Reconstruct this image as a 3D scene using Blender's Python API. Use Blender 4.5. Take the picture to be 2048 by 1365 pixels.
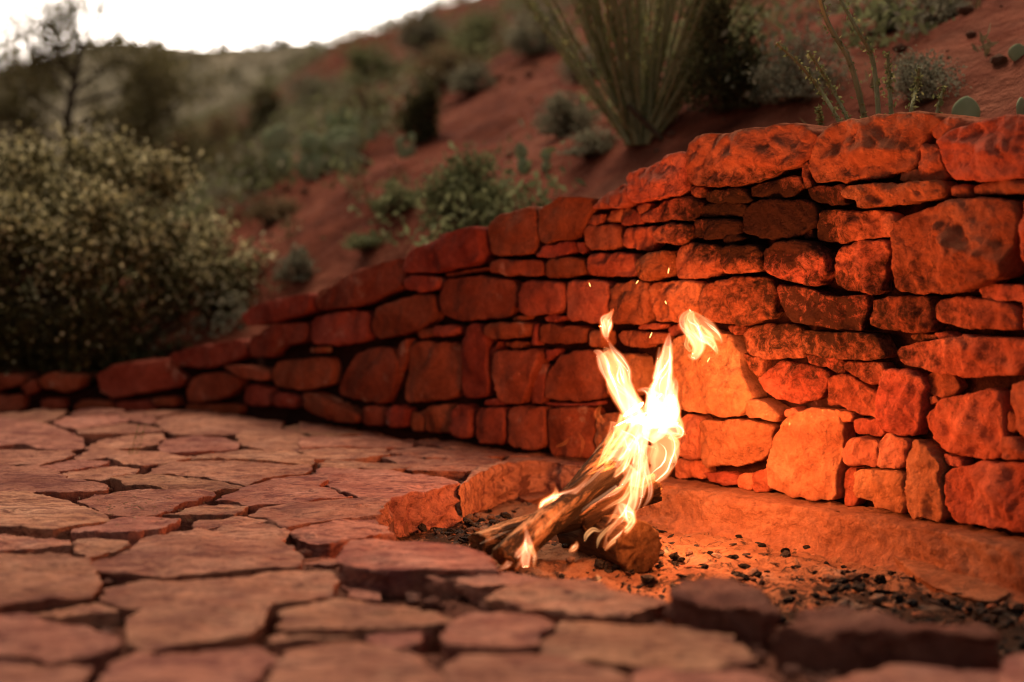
import bpy, math, random
import numpy as np
from mathutils import Vector

random.seed(7)
RNG = np.random.default_rng(7)
for o in list(bpy.data.objects):
    bpy.data.objects.remove(o)
SC = bpy.context.scene
COL = SC.collection

# ------------------------------------------------------------------ camera
IMG_W, IMG_H, FPX, HORIZON = 2048.0, 1365.0, 2844.4, 520.0
CAM = np.array([0.0, 0.0, 0.60])
PITCH = math.atan((IMG_H / 2 - HORIZON) / FPX)
cd = bpy.data.cameras.new('camera')
cd.lens = 50.0
cd.sensor_width = 36.0
cd.clip_start = 0.05
cd.clip_end = 3000.0
cd.dof.use_dof = True
cd.dof.focus_distance = 3.60
cd.dof.aperture_fstop = 1.3
cam = bpy.data.objects.new('camera', cd)
COL.objects.link(cam)
cam.location = CAM
cam.rotation_euler = (math.pi / 2 - PITCH, 0, 0)
SC.camera = cam

# ------------------------------------------------------------------ sky, sun, exposure
SUN_AZ, SUN_EL = math.radians(-14), math.radians(4)
w = bpy.data.worlds.new('World')
SC.world = w
w.use_nodes = True
wn = w.node_tree
wn.nodes.clear()
sky = wn.nodes.new('ShaderNodeTexSky')
sky.sky_type = 'NISHITA'
sky.sun_disc = False
sky.sun_elevation = SUN_EL
sky.sun_rotation = SUN_AZ
sky.dust_density = 4.0
sky.air_density = 1.0
sky.ozone_density = 0.6
hs = wn.nodes.new('ShaderNodeHueSaturation')
hs.inputs['Saturation'].default_value = 0.30
bg = wn.nodes.new('ShaderNodeBackground')
bg.inputs['Strength'].default_value = 0.09
wo = wn.nodes.new('ShaderNodeOutputWorld')
wn.links.new(sky.outputs[0], hs.inputs['Color'])
wn.links.new(hs.outputs[0], bg.inputs[0])
wn.links.new(bg.outputs[0], wo.inputs[0])

sl = bpy.data.lights.new('sun', 'SUN')
sl.energy = 1.5
sl.angle = math.radians(35)
sl.color = (1.0, 0.84, 0.66)
sun = bpy.data.objects.new('sun', sl)
COL.objects.link(sun)
_el = math.radians(60)
sd = Vector((math.sin(SUN_AZ) * math.cos(_el), math.cos(SUN_AZ) * math.cos(_el), math.sin(_el)))
sun.rotation_euler = sd.to_track_quat('Z', 'Y').to_euler()
sun.location = (0, 0, 20)

SC.view_settings.view_transform = 'Standard'
SC.view_settings.look = 'None'
SC.view_settings.gamma = 1.0
SC.view_settings.use_curve_mapping = False
SC.view_settings.exposure = 1.2
FIRE_GAIN = 0.67

SC.render.engine = 'CYCLES'
SC.cycles.use_denoising = True
SC.cycles.max_bounces = 8
SC.cycles.diffuse_bounces = 3
SC.cycles.transparent_max_bounces = 24
SC.cycles.sample_clamp_indirect = 1.2
SC.cycles.volume_bounces = 0
SC.cycles.filter_width = 1.15
SC.cycles.caustics_reflective = False
SC.cycles.caustics_refractive = False

# ------------------------------------------------------------------ pixel helpers
ZR = {1: (1230, 200, 2.504), 2: (1230, 600, 2.504), 3: (600, 380, 2.4817), 4: (0, 500, 2.4817),
      5: (0, 815, 2.4817), 6: (600, 815, 2.4817), 7: (1228, 815, 2.4817), 'F': (900, 600, 2.275), 0: (0, 0, 1.0)}

def zp(reg, pts):
    a, b, s = ZR[reg]
    return np.array([(a + p[0] / s, b + p[1] / s) for p in pts], float)

def ray(px, py):
    u = (px - IMG_W / 2) / FPX
    v = (IMG_H / 2 - py) / FPX
    c, s = math.cos(PITCH), math.sin(PITCH)
    return np.array([u, c + v * s, -s + v * c])

def on_z(px, py, z):
    d = ray(px, py)
    t = (z - CAM[2]) / d[2]
    return CAM + d * t

def on_y(px, py, y):
    d = ray(px, py)
    return CAM + d * (y / d[1])

def project(P):
    c, s = math.cos(PITCH), math.sin(PITCH)
    P = np.asarray(P) - CAM
    f = P[1] * c - P[2] * s
    up = P[1] * s + P[2] * c
    if f < 0.05:
        return (-9999, -9999)
    return (IMG_W / 2 + FPX * P[0] / f, IMG_H / 2 - FPX * up / f)

# ------------------------------------------------------------------ noise (numpy)
_G = RNG.normal(size=(256, 3))
_G /= np.linalg.norm(_G, axis=1)[:, None]
_PERM = RNG.permutation(256)

def pn(P):
    P = np.asarray(P, float)
    i = np.floor(P).astype(int)
    f = P - i
    u = f * f * f * (f * (f * 6 - 15) + 10)
    r = 0
    for dx in (0, 1):
        for dy in (0, 1):
            for dz in (0, 1):
                h = _PERM[(_PERM[(_PERM[(i[..., 0] + dx) & 255] + i[..., 1] + dy) & 255] + i[..., 2] + dz) & 255]
                g = _G[h]
                d = g[..., 0] * (f[..., 0] - dx) + g[..., 1] * (f[..., 1] - dy) + g[..., 2] * (f[..., 2] - dz)
                wt = (u[..., 0] if dx else 1 - u[..., 0]) * (u[..., 1] if dy else 1 - u[..., 1]) * (u[..., 2] if dz else 1 - u[..., 2])
                r = r + wt * d
    return r * 1.5

def fbm(P, o=4, gain=0.5):
    P = np.asarray(P, float)
    a, r, k = 1.0, 0, 1.0
    for q in range(o):
        r = r + a * pn(P * k + q * 17.3)
        a *= gain
        k *= 2.03
    return r

def ridged(P, o=3):
    P = np.asarray(P, float)
    a, r, k = 1.0, 0, 1.0
    for q in range(o):
        r = r + a * (0.35 - np.abs(pn(P * k + q * 9.1)))
        a *= 0.5
        k *= 2.1
    return r

# ------------------------------------------------------------------ object helpers
def tag(o, label=None, cat=None, group=None, kind=None):
    if label: o['label'] = label
    if cat: o['category'] = cat
    if group: o['group'] = group
    if kind: o['kind'] = kind
    return o

def empty(name, loc):
    e = bpy.data.objects.new(name, None)
    e.empty_display_size = 0.1
    COL.objects.link(e)
    e.location = tuple(loc)
    return e

def make_mesh(name, V, F, mats, smooth=True, midx=None, attr=None):
    V = np.asarray(V, float)
    me = bpy.data.meshes.new(name)
    if isinstance(F, np.ndarray):
        n, k = F.shape
        me.vertices.add(len(V))
        me.vertices.foreach_set('co', V.astype(np.float32).ravel())
        me.loops.add(n * k)
        me.loops.foreach_set('vertex_index', F.astype(np.int32).ravel())
        me.polygons.add(n)
        me.polygons.foreach_set('loop_start', np.arange(0, n * k, k, dtype=np.int32))
        me.update(calc_edges=True)
    else:
        me.from_pydata([tuple(v) for v in V], [], F)
        me.update()
    if smooth:
        me.polygons.foreach_set('use_smooth', np.ones(len(me.polygons), dtype=bool))
    for m in (mats if isinstance(mats, (list, tuple)) else [mats]):
        me.materials.append(m)
    if midx is not None:
        me.polygons.foreach_set('material_index', np.asarray(midx, dtype=np.int32))
    if attr is not None:
        a = me.attributes.new('tone', 'FLOAT', 'POINT')
        a.data.foreach_set('value', np.asarray(attr, dtype=np.float32))
    return me

def obj(name, me, loc=(0, 0, 0), parent=None):
    o = bpy.data.objects.new(name, me)
    COL.objects.link(o)
    if parent is not None:
        o.parent = parent
        o.location = tuple(np.asarray(loc, float) - np.array(parent.location))
    else:
        o.location = tuple(loc)
    return o

class B:
    """collects verts and faces"""
    def __init__(s):
        s.v, s.f, s.m, s.t = [], [], [], []
        s.n = 0
    def add(s, V, F, mi=0, tone=0.5):
        V = np.asarray(V, float)
        s.v.append(V)
        for f in F:
            s.f.append(tuple(int(i) + s.n for i in f))
            s.m.append(mi)
        s.t.append(np.broadcast_to(np.asarray(tone, float), (len(V),)))
        s.n += len(V)
    def tube(s, P, R, sides=6, mi=0, tone=0.5, cap=True):
        P = np.asarray(P, float)
        R = np.broadcast_to(np.asarray(R, float), (len(P),))
        T = np.gradient(P, axis=0)
        T /= np.linalg.norm(T, axis=1)[:, None] + 1e-9
        ref = np.array([0.31, 0.95, 0.07])
        A = np.cross(T, ref)
        A /= np.linalg.norm(A, axis=1)[:, None] + 1e-9
        C = np.cross(T, A)
        an = np.linspace(0, 2 * math.pi, sides, endpoint=False)
        V = (P[:, None, :] + R[:, None, None] * (np.cos(an)[None, :, None] * A[:, None, :] + np.sin(an)[None, :, None] * C[:, None, :])).reshape(-1, 3)
        F = []
        for i in range(len(P) - 1):
            for j in range(sides):
                k = (j + 1) % sides
                F.append((i * sides + j, i * sides + k, (i + 1) * sides + k, (i + 1) * sides + j))
        if cap:
            F.append(tuple(range(sides))[::-1])
            F.append(tuple((len(P) - 1) * sides + j for j in range(sides)))
        s.add(V, F, mi, tone)
    def mesh(s, name, mats, smooth=True):
        return make_mesh(name, np.concatenate(s.v), s.f, mats, smooth, s.m, np.concatenate(s.t))

def catmull(P, n):
    P = np.asarray(P, float)
    Q = np.vstack([2 * P[0] - P[1], P, 2 * P[-1] - P[-2]])
    out = []
    m = len(P) - 1
    for t in np.linspace(0, m - 1e-6, n):
        i = int(t)
        f = t - i
        a, b, c, d = Q[i], Q[i + 1], Q[i + 2], Q[i + 3]
        out.append(0.5 * (2 * b + (c - a) * f + (2 * a - 5 * b + 4 * c - d) * f * f + (3 * b - a - 3 * c + d) * f ** 3))
    return np.array(out)

# ------------------------------------------------------------------ materials
def new_mat(name):
    m = bpy.data.materials.new(name)
    m.use_nodes = True
    nt = m.node_tree
    nt.nodes.clear()
    out = nt.nodes.new('ShaderNodeOutputMaterial')
    b = nt.nodes.new('ShaderNodeBsdfPrincipled')
    b.inputs['Roughness'].default_value = 0.9
    b.inputs['Specular IOR Level'].default_value = 0.03
    nt.links.new(b.outputs[0], out.inputs[0])
    return m, nt, b, out

def nd(nt, typ, ins=None, **props):
    n = nt.nodes.new(typ)
    for k, v in props.items():
        setattr(n, k, v)
    for k, v in (ins or {}).items():
        if hasattr(v, 'is_output') or isinstance(v, bpy.types.NodeSocket):
            nt.links.new(v, n.inputs[k])
        else:
            n.inputs[k].default_value = v
    return n

def ramp(nt, fac, stops):
    r = nt.nodes.new('ShaderNodeValToRGB')
    e = r.color_ramp.elements
    while len(e) < len(stops):
        e.new(0.5)
    for q, (p, c) in zip(e, stops):
        q.position = p
        q.color = (c[0], c[1], c[2], 1) if isinstance(c, (tuple, list)) else (c, c, c, 1)
    nt.links.new(fac, r.inputs[0])
    return r.outputs[0]

def mix(nt, fac, a, b, blend='MIX'):
    n = nt.nodes.new('ShaderNodeMix')
    n.data_type = 'RGBA'
    n.blend_type = blend
    for s, v in ((n.inputs[0], fac), (n.inputs[6], a), (n.inputs[7], b)):
        if isinstance(v, bpy.types.NodeSocket):
            nt.links.new(v, s)
        elif isinstance(v, (tuple, list)):
            s.default_value = (v[0], v[1], v[2], 1)
        else:
            s.default_value = v
    return n.outputs[2]

def math_n(nt, op, a, b=None, clamp=False):
    n = nt.nodes.new('ShaderNodeMath')
    n.operation = op
    n.use_clamp = clamp
    for s, v in zip(n.inputs, (a, b)):
        if v is None: continue
        if isinstance(v, bpy.types.NodeSocket):
            nt.links.new(v, s)
        else:
            s.default_value = v
    return n.outputs[0]

def coords(nt, jitter=True, scale=(1, 1, 1)):
    tc = nt.nodes.new('ShaderNodeTexCoord')
    v = tc.outputs['Object']
    rnd = None
    if jitter:
        oi = nt.nodes.new('ShaderNodeObjectInfo')
        rnd = oi.outputs['Random']
        k = math_n(nt, 'MULTIPLY', rnd, 37.0)
        a = nt.nodes.new('ShaderNodeVectorMath')
        a.operation = 'ADD'
        nt.links.new(v, a.inputs[0])
        cx = nt.nodes.new('ShaderNodeCombineXYZ')
        nt.links.new(k, cx.inputs[0]); nt.links.new(k, cx.inputs[1])
        nt.links.new(cx.outputs[0], a.inputs[1])
        v = a.outputs[0]
    return v, rnd

def scaled(nt, v, s):
    n = nt.nodes.new('ShaderNodeVectorMath')
    n.operation = 'MULTIPLY'
    nt.links.new(v, n.inputs[0])
    n.inputs[1].default_value = s
    return n.outputs[0]

def noise(nt, v, scale, detail=5, rough=0.55, dist=0.0):
    n = nd(nt, 'ShaderNodeTexNoise', {'Vector': v, 'Scale': scale, 'Detail': detail, 'Roughness': rough, 'Distortion': dist})
    return n.outputs['Fac']

def blob_mask(nt, pos, centre, radii):
    s = nt.nodes.new('ShaderNodeVectorMath'); s.operation = 'SUBTRACT'
    nt.links.new(pos, s.inputs[0]); s.inputs[1].default_value = tuple(centre)
    d = nt.nodes.new('ShaderNodeVectorMath'); d.operation = 'DIVIDE'
    nt.links.new(s.outputs[0], d.inputs[0]); d.inputs[1].default_value = tuple(radii)
    l = nt.nodes.new('ShaderNodeVectorMath'); l.operation = 'LENGTH'
    nt.links.new(d.outputs[0], l.inputs[0])
    return math_n(nt, 'SUBTRACT', 1.0, l.outputs['Value'])

def rock_mat(name, cols, soot=None, pale=0.0, streak=0.0, bump=0.012, valvar=0.35, blotch=0.0):
    m, nt, b, out = new_mat(name)
    v, rnd = coords(nt)
    c = ramp(nt, noise(nt, v, 7, 7, 0.6, 0.4), [(0.30, cols[0]), (0.5, cols[1]), (0.70, cols[2])])
    fine = noise(nt, v, 55, 6, 0.65)
    c = mix(nt, 0.55, c, ramp(nt, fine, [(0.3, 0.45), (0.7, 1.25)]), 'MULTIPLY')
    if streak:
        sv = scaled(nt, v, (5, 16, 16))
        st = noise(nt, sv, 1.6, 6, 0.7, 1.2)
        c = mix(nt, ramp(nt, st, [(0.50, 0.0), (0.60, streak)]), c, (0.16, 0.05, 0.045))
        spots = noise(nt, scaled(nt, v, (26, 40, 30)), 1.0, 5, 0.75)
        c = mix(nt, ramp(nt, spots, [(0.54, 0.0), (0.62, streak * 0.9)]), c, (0.13, 0.045, 0.04))
    if streak:
        mo = noise(nt, v, 3.2, 6, 0.65, 0.8)
        c = mix(nt, ramp(nt, mo, [(0.46, 0.0), (0.66, 0.6)]), c, (0.20, 0.068, 0.055))
    if blotch:
        bl = noise(nt, v, 12, 5, 0.7, 0.8)
        c = mix(nt, ramp(nt, bl, [(0.55, 0.0), (0.68, blotch)]), c, (0.09, 0.035, 0.022))
    if pale:
        pz = noise(nt, v, 9, 5, 0.65, 0.3)
        c = mix(nt, ramp(nt, pz, [(0.60, 0.0), (0.72, pale)]), c, (0.56, 0.34, 0.24))
    r2 = math_n(nt, 'FRACT', math_n(nt, 'MULTIPLY', rnd, 7.31))
    hsv = nd(nt, 'ShaderNodeHueSaturation', {'Color': c})
    nt.links.new(math_n(nt, 'ADD', math_n(nt, 'MULTIPLY', r2, valvar), 1.0 - valvar * 0.5), hsv.inputs['Value'])
    nt.links.new(math_n(nt, 'ADD', math_n(nt, 'MULTIPLY', rnd, 0.016), 0.492), hsv.inputs['Hue'])
    c = hsv.outputs[0]
    if soot:
        geo = nt.nodes.new('ShaderNodeNewGeometry')
        pos = geo.outputs['Position']
        tot = None
        for cen, rad, k in soot:
            q = math_n(nt, 'MULTIPLY', blob_mask(nt, pos, cen, rad), k, False)
            tot = q if tot is None else math_n(nt, 'MAXIMUM', tot, q)
        sn = noise(nt, v, 34, 8, 0.78, 0.4)
        sn2 = noise(nt, v, 5, 3, 0.5)
        f = math_n(nt, 'ADD', tot, math_n(nt, 'MULTIPLY', math_n(nt, 'SUBTRACT', sn, 0.5), 3.2))
        f = math_n(nt, 'ADD', f, math_n(nt, 'MULTIPLY', math_n(nt, 'SUBTRACT', sn2, 0.5), 1.0))
        c = mix(nt, ramp(nt, f, [(0.15, 0.0), (0.95, 0.93)]), c, (0.018, 0.011, 0.007))
    nt.links.new(c, b.inputs['Base Color'])
    h = math_n(nt, 'ADD', noise(nt, v, 26, 8, 0.72, 0.5), math_n(nt, 'MULTIPLY', noise(nt, v, 130, 6, 0.75), 0.55))
    pit_ = nd(nt, 'ShaderNodeTexVoronoi', {'Vector': v, 'Scale': 70.0})
    h = math_n(nt, 'ADD', h, math_n(nt, 'MULTIPLY', math_n(nt, 'MINIMUM', pit_.outputs['Distance'], 0.35), 0.5))
    bm = nd(nt, 'ShaderNodeBump', {'Height': h, 'Strength': 0.9, 'Distance': bump})
    nt.links.new(bm.outputs[0], b.inputs['Normal'])
    return m

def soil_mat(name, cols, scale=3.0, bump=0.03, detail_scale=40):
    m, nt, b, out = new_mat(name)
    v, _ = coords(nt, False)
    c = ramp(nt, noise(nt, v, scale, 8, 0.65, 0.3), [(0.3, cols[0]), (0.5, cols[1]), (0.72, cols[2])])
    c = mix(nt, 0.6, c, ramp(nt, noise(nt, v, detail_scale, 6, 0.7), [(0.3, 0.4), (0.7, 1.3)]), 'MULTIPLY')
    nt.links.new(c, b.inputs['Base Color'])
    h = math_n(nt, 'ADD', noise(nt, v, detail_scale * 0.5, 8, 0.7), noise(nt, v, scale * 3, 4))
    bm = nd(nt, 'ShaderNodeBump', {'Height': h, 'Strength': 0.8, 'Distance': bump})
    nt.links.new(bm.outputs[0], b.inputs['Normal'])
    return m

def leaf_mat(name, stops, rough=0.7, trans=0.25):
    m, nt, b, out = new_mat(name)
    at = nd(nt, 'ShaderNodeAttribute', attribute_name='tone')
    c = ramp(nt, at.outputs['Fac'], stops)
    nt.links.new(c, b.inputs['Base Color'])
    b.inputs['Roughness'].default_value = rough
    tr = nd(nt, 'ShaderNodeBsdfTranslucent', {'Color': c})
    ms = nd(nt, 'ShaderNodeMixShader', {0: trans})
    nt.links.new(b.outputs[0], ms.inputs[1]); nt.links.new(tr.outputs[0], ms.inputs[2])
    nt.links.new(ms.outputs[0], out.inputs[0])
    return m

def bark_mat(name, cols, scale=(30, 30, 6)):
    m, nt, b, out = new_mat(name)
    v, _ = coords(nt)
    c = ramp(nt, noise(nt, scaled(nt, v, scale), 1.0, 6, 0.7), [(0.3, cols[0]), (0.7, cols[1])])
    nt.links.new(c, b.inputs['Base Color'])
    bm = nd(nt, 'ShaderNodeBump', {'Height': noise(nt, scaled(nt, v, scale), 1.5, 6, 0.7), 'Strength': 0.8, 'Distance': 0.006})
    nt.links.new(bm.outputs[0], b.inputs['Normal'])
    return m

# ------------------------------------------------------------------ the wall curve
wall_px = [(-420, 806), (-150, 810), (0, 813), (200, 814), (400, 820), (650, 856), (1000, 902), (1200, 928), (1400, 962), (1700, 1006), (2048, 1072)]
wpts = [on_z(x, y, 0.0)[:2] for x, y in wall_px]
e = wpts[-1]
wpts += [e + np.array([0.17, -0.55]), e + np.array([0.27, -1.15])]
WC = catmull(wpts, 600)
seg = np.linalg.norm(np.diff(WC, axis=0), axis=1)
WS = np.concatenate([[0], np.cumsum(seg)])
WT = np.gradient(WC, axis=0)
WT /= np.linalg.norm(WT, axis=1)[:, None]
WNm = np.stack([WT[:, 1], -WT[:, 0]], 1)        # towards the camera side
if np.dot(WNm[300], -WC[300]) < 0:
    WNm = -WNm
WAZ = np.arctan2(WC[:, 0], WC[:, 1])

def wall_sh(px, py):
    """pixel -> (arc length, height) where its ray meets the wall face"""
    d = ray(px, py)
    az = math.atan2(d[0], d[1])
    k = np.argsort(WAZ)
    s = float(np.interp(az, WAZ[k], WS[k]))
    x, y = np.interp(s, WS, WC[:, 0]), np.interp(s, WS, WC[:, 1])
    t = math.hypot(x, y) / math.hypot(d[0], d[1])
    return s, CAM[2] + d[2] * t

def wall_pt(S, H, O):
    x = np.interp(S, WS, WC[:, 0]); y = np.interp(S, WS, WC[:, 1])
    nx = np.interp(S, WS, WNm[:, 0]); ny = np.interp(S, WS, WNm[:, 1])
    return np.stack([x + nx * O, y + ny * O, H], -1)

def wall_signed(X, Y):
    """distance to the wall face; positive behind it, and arc length"""
    D = (X[:, None] - WC[None, ::4, 0]) ** 2 + (Y[:, None] - WC[None, ::4, 1]) ** 2
    k = np.argmin(D, 1) * 4
    dx, dy = X - WC[k, 0], Y - WC[k, 1]
    sg = -(dx * WNm[k, 0] + dy * WNm[k, 1])
    return np.sign(sg) * np.sqrt(D.min(1)), WS[k]

TOP_PX = [(-420, 765), (-150, 758), (0, 755), (130, 752), (200, 735), (340, 700), (480, 655), (620, 588), (720, 545), (800, 520),
          (960, 455), (1060, 410), (1180, 400), (1250, 380), (1370, 300), (1640, 262), (1800, 240), (2048, 250)]
_tp = np.array([wall_sh(x, y) for x, y in TOP_PX])
_tp = np.vstack([_tp, [WS[-1], _tp[-1, 1] + 0.02]])
def wall_top(s):
    return np.interp(s, _tp[:, 0], _tp[:, 1])

# ------------------------------------------------------------------ stone builder
def smooth_outline(P, M, cut=2, jitter=0.0, seed=0):
    P = np.asarray(P, float)
    for _ in range(cut):
        Q = []
        for i in range(len(P)):
            a, b = P[i], P[(i + 1) % len(P)]
            Q += [a * 0.86 + b * 0.14, a * 0.14 + b * 0.86]
        P = np.array(Q)
    R = np.vstack([P, P[:1]])
    d = np.concatenate([[0], np.cumsum(np.linalg.norm(np.diff(R, axis=0), axis=1))])
    t = np.linspace(0, d[-1], M, endpoint=False)
    Q = np.stack([np.interp(t, d, R[:, 0]), np.interp(t, d, R[:, 1])], 1)
    if jitter:
        c = Q.mean(0)
        rad = Q - c
        n = fbm(np.c_[Q * 22, np.full(M, seed * 3.7)], 3)
        Q = Q + rad / (np.linalg.norm(rad, axis=1)[:, None] + 1e-9) * (n * jitter)[:, None]
    return Q

from mathutils.geometry import delaunay_2d_cdt

def stone_uvw(P, depth, rb, rough, ridge, seed, M=72, step=0.02, ang=0.9, facet=0.2, cut=1, jitter=0.004, undercut=0.0, scale=1.0, terrace=0.0):
    """outline -> (u, v, w) verts and faces of a hewn stone; w = 0 is the face, -depth the back"""
    rr = np.random.default_rng(int(seed * 97) + 11)
    Q = smooth_outline(P, M, cut, jitter, seed)
    A = 0.5 * np.sum(Q[:, 0] * np.roll(Q[:, 1], -1) - np.roll(Q[:, 0], -1) * Q[:, 1])
    if A < 0:
        Q = Q[::-1]
    A = abs(A)
    c = Q.mean(0)
    size = math.sqrt(A)
    R0 = np.linalg.norm(Q - c, axis=1)
    rb = min(rb, size * 0.22)
    rows = []
    deep = depth > 0.11 and undercut > 0
    lv = [(1.0 - undercut, -depth), (1.0 - undercut * 0.5, -depth * 0.5), (1.0 - undercut * 0.15, -depth * 0.22)]
    if deep:
        lv = [(1.0 - undercut * (1 - q), -depth * (1 - q)) for q in np.linspace(0, 0.93, 12)]
    for k, dz in lv:
        sh = c + (Q - c) * k
        nn = fbm(np.c_[sh * (16 if deep else 30), np.full(M, dz * (55 if deep else 30) + seed)], 4) * (0.020 if deep else 0.004)
        dirn = (Q - c) / (R0[:, None] + 1e-9)
        rows.append(np.c_[sh + dirn * nn[:, None] - dirn * 0.002, np.full(M, dz)])
    rings = [1.0]
    for f in (0.25, 0.6, 1.0):
        rings.append(1 - f * rb / max(R0.mean(), 1e-6))
    UV = [c + (Q - c) * r for r in rings]
    last = UV[-1]
    # interior points on a jittered grid
    lo, hi_ = last.min(0), last.max(0)
    gx_, gy_ = np.meshgrid(np.arange(lo[0], hi_[0], step), np.arange(lo[1], hi_[1], step))
    G = np.c_[gx_.ravel(), gy_.ravel()] + rr.uniform(-0.3, 0.3, (gx_.size, 2)) * step
    if len(G):
        ins = inside(G[:, 0], G[:, 1], c + (Q - c) * (rings[-1] - 0.45 * step / max(R0.mean(), 1e-6)))
        G = G[ins]
    if not len(G):
        G = c[None]
    pts = np.vstack([last, G])
    vs, es, fs, ov, oe, of = delaunay_2d_cdt([Vector(p) for p in pts], [(j, (j + 1) % M) for j in range(M)], [], 1, 1e-7)
    mp = [o_[0] if len(o_) else 0 for o_ in ov]
    tris = [tuple(mp[i] for i in f) for f in fs]
    allUV = np.vstack(UV[:-1] + [pts])
    # distance to the outline
    e = np.sqrt(((allUV[:, None, :] - Q[None, ::2, :]) ** 2).sum(-1)).min(1)
    e[:M] = 0
    q = np.clip(1 - e / rb, 0, 1)
    w_ = rb * 0.8 * (np.sqrt(np.clip(1 - q * q, 0, 1)) - 1)
    nP = len(allUV)
    # hewn facets: the lower envelope of a few tilted planes
    rel = allUV - c
    if facet > 0:
        fac = None
        for k in range(7):
            g = rr.normal(size=2) * facet
            d0 = rr.uniform(0.15, 0.55) * facet * size * 0.35
            pl_ = d0 + rel @ g
            fac = pl_ if fac is None else np.minimum(fac, pl_)
        fac = np.maximum(fac, -0.10 * size)
        w_ = w_ + fac - 0.25 * facet * size * 0.2
    ca, sa = math.cos(ang), math.sin(ang)
    x1 = allUV[:, 0] * ca + allUV[:, 1] * sa
    y1 = -allUV[:, 0] * sa + allUV[:, 1] * ca
    sz = np.full(nP, seed * 5.13)
    wx = 0.03 * pn(np.c_[allUV * 12 * scale, sz + 2])
    disp = rough * fbm(np.c_[allUV * 11 * scale, sz], 4)
    wz = 0.05 * pn(np.c_[allUV * 5 * scale, sz + 6])
    f1 = fbm(np.c_[(x1 + wz) * 6 * scale, (y1 + wz) * 15 * scale, sz + 21], 3)
    f2 = fbm(np.c_[(y1 - wz) * 5 * scale, (x1 + wz) * 11 * scale, sz + 31], 3)
    disp = disp + ridge * (np.clip(np.maximum(f1, f2), -0.3, 0.42) - 0.2)
    disp = disp + 0.35 * ridge * (ridged(np.c_[(x1 + wx) * 8 * scale, (y1 + wx) * 34 * scale, sz + 4], 2) - 0.2)
    disp = disp + rough * 1.1 * np.round(3 * fbm(np.c_[allUV * 8 * scale, sz + 9], 2)) / 3
    if terrace:
        tn = fbm(np.c_[x1 * 6, y1 * 14, sz + 13], 3)
        disp = disp - terrace * (tn > 0.22) - terrace * (tn > 0.5)
    fade = np.clip(0.4 + e / (rb * 1.5), 0, 1)
    V3 = np.c_[allUV, w_ + disp * fade]
    V = np.concatenate(rows + [V3])
    nb = len(rows)
    V = np.vstack([V, [c[0], c[1], -depth]])
    F = []
    for i in range(nb + len(rings) - 1):
        for j in range(M):
            k = (j + 1) % M
            F.append((i * M + j, i * M + k, (i + 1) * M + k, (i + 1) * M + j))
    off = (nb + len(rings) - 1) * M
    F += [tuple(i + off for i in t) for t in tris]
    bi = len(V) - 1
    for j in range(M):
        F.append(((j + 1) % M, j, bi))
    return V, F

def inside(X, Y, poly):
    r = np.zeros(X.shape, bool)
    n = len(poly)
    for i in range(n):
        x1, y1 = poly[i]; x2, y2 = poly[(i + 1) % n]
        c = ((y1 > Y) != (y2 > Y)) & (X < (x2 - x1) * (Y - y1) / (y2 - y1 + 1e-12) + x1)
        r ^= c
    return r

# ------------------------------------------------------------------ terrain
def smax(a, b, k):
    h = np.clip(0.5 + 0.5 * (a - b) / k, 0, 1)
    return b * (1 - h) + a * h + k * h * (1 - h)

def hill(X, Y):
    X = np.asarray(X, float); Y = np.asarray(Y, float)
    Yc = np.where(Y > 29, 29 - 0.4 * (Y - 29), Y)
    z = 0.71 + 0.46 * (X - 0.05) + 0.227 * (Yc - 4.8)
    far = np.clip((Y - 6) / 10, 0, 1)
    z = z + far * 0.7 * fbm(np.stack([X * 0.22, Y * 0.16, X * 0 + 3], -1), 3)
    z = z + 0.10 * fbm(np.stack([X * 0.9, Y * 0.9, X * 0 + 1], -1), 3)
    z = z + 0.025 * fbm(np.stack([X * 5, Y * 5, X * 0 + 2], -1), 3)
    z = smax(z, np.full_like(z, -0.02) + 0.02 * fbm(np.stack([X * 1.5, Y * 1.5, X * 0 + 7], -1), 2), 0.25)
    return z

def ground_z(X, Y):
    """hillside height; drops below the patio in front of the wall"""
    d, s = wall_signed(X, Y)
    z = hill(X, Y)
    t = wall_top(s) - 0.075
    k = np.clip(d / 1.3, 0, 1)
    k = k * k * (3 - 2 * k)
    zz = t * (1 - k) + z * k
    return np.where(d > 0.14, zz, -0.32)

def hit_hill(px, py):
    d = ray(px, py)
    T = np.concatenate([np.arange(4.0, 12, 0.03), np.arange(12, 60, 0.15)])
    P = CAM[None] + d[None] * (T / d[1])[:, None]
    sd_, _ = wall_signed(P[:, 0], P[:, 1])
    z = ground_z(P[:, 0], P[:, 1])
    ok = (sd_ > 0.22) & (P[:, 2] <= z)
    if ok.any():
        i = int(np.argmax(ok))
        p = P[i].copy(); p[2] = z[i]
        return p
    i = int(np.argmin(np.where(sd_ > 0.22, P[:, 2] - z, 99)))
    p = P[i].copy(); p[2] = z[i]
    return p

def grow_axis(a, b, fine0, fine1, step, g=1.12):
    mid = list(np.arange(fine0, fine1, step))
    lo, x, s = [], fine0, step
    while x > a:
        s *= g; x -= s; lo.append(x)
    hi, x, s = [], mid[-1], step
    while x < b:
        s *= g; x += s; hi.append(x)
    return np.array(lo[::-1] + mid + hi)

def grid_mesh(name, xs, ys, zf, mat):
    X, Y = np.meshgrid(xs, ys)
    Z = zf(X.ravel(), Y.ravel())
    V = np.c_[X.ravel(), Y.ravel(), Z]
    nx, ny = len(xs), len(ys)
    i = np.arange(ny - 1)[:, None] * nx + np.arange(nx - 1)[None]
    F = np.stack([i, i + 1, i + nx + 1, i + nx], -1).reshape(-1, 4)
    return make_mesh(name, V, F, mat)

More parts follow.
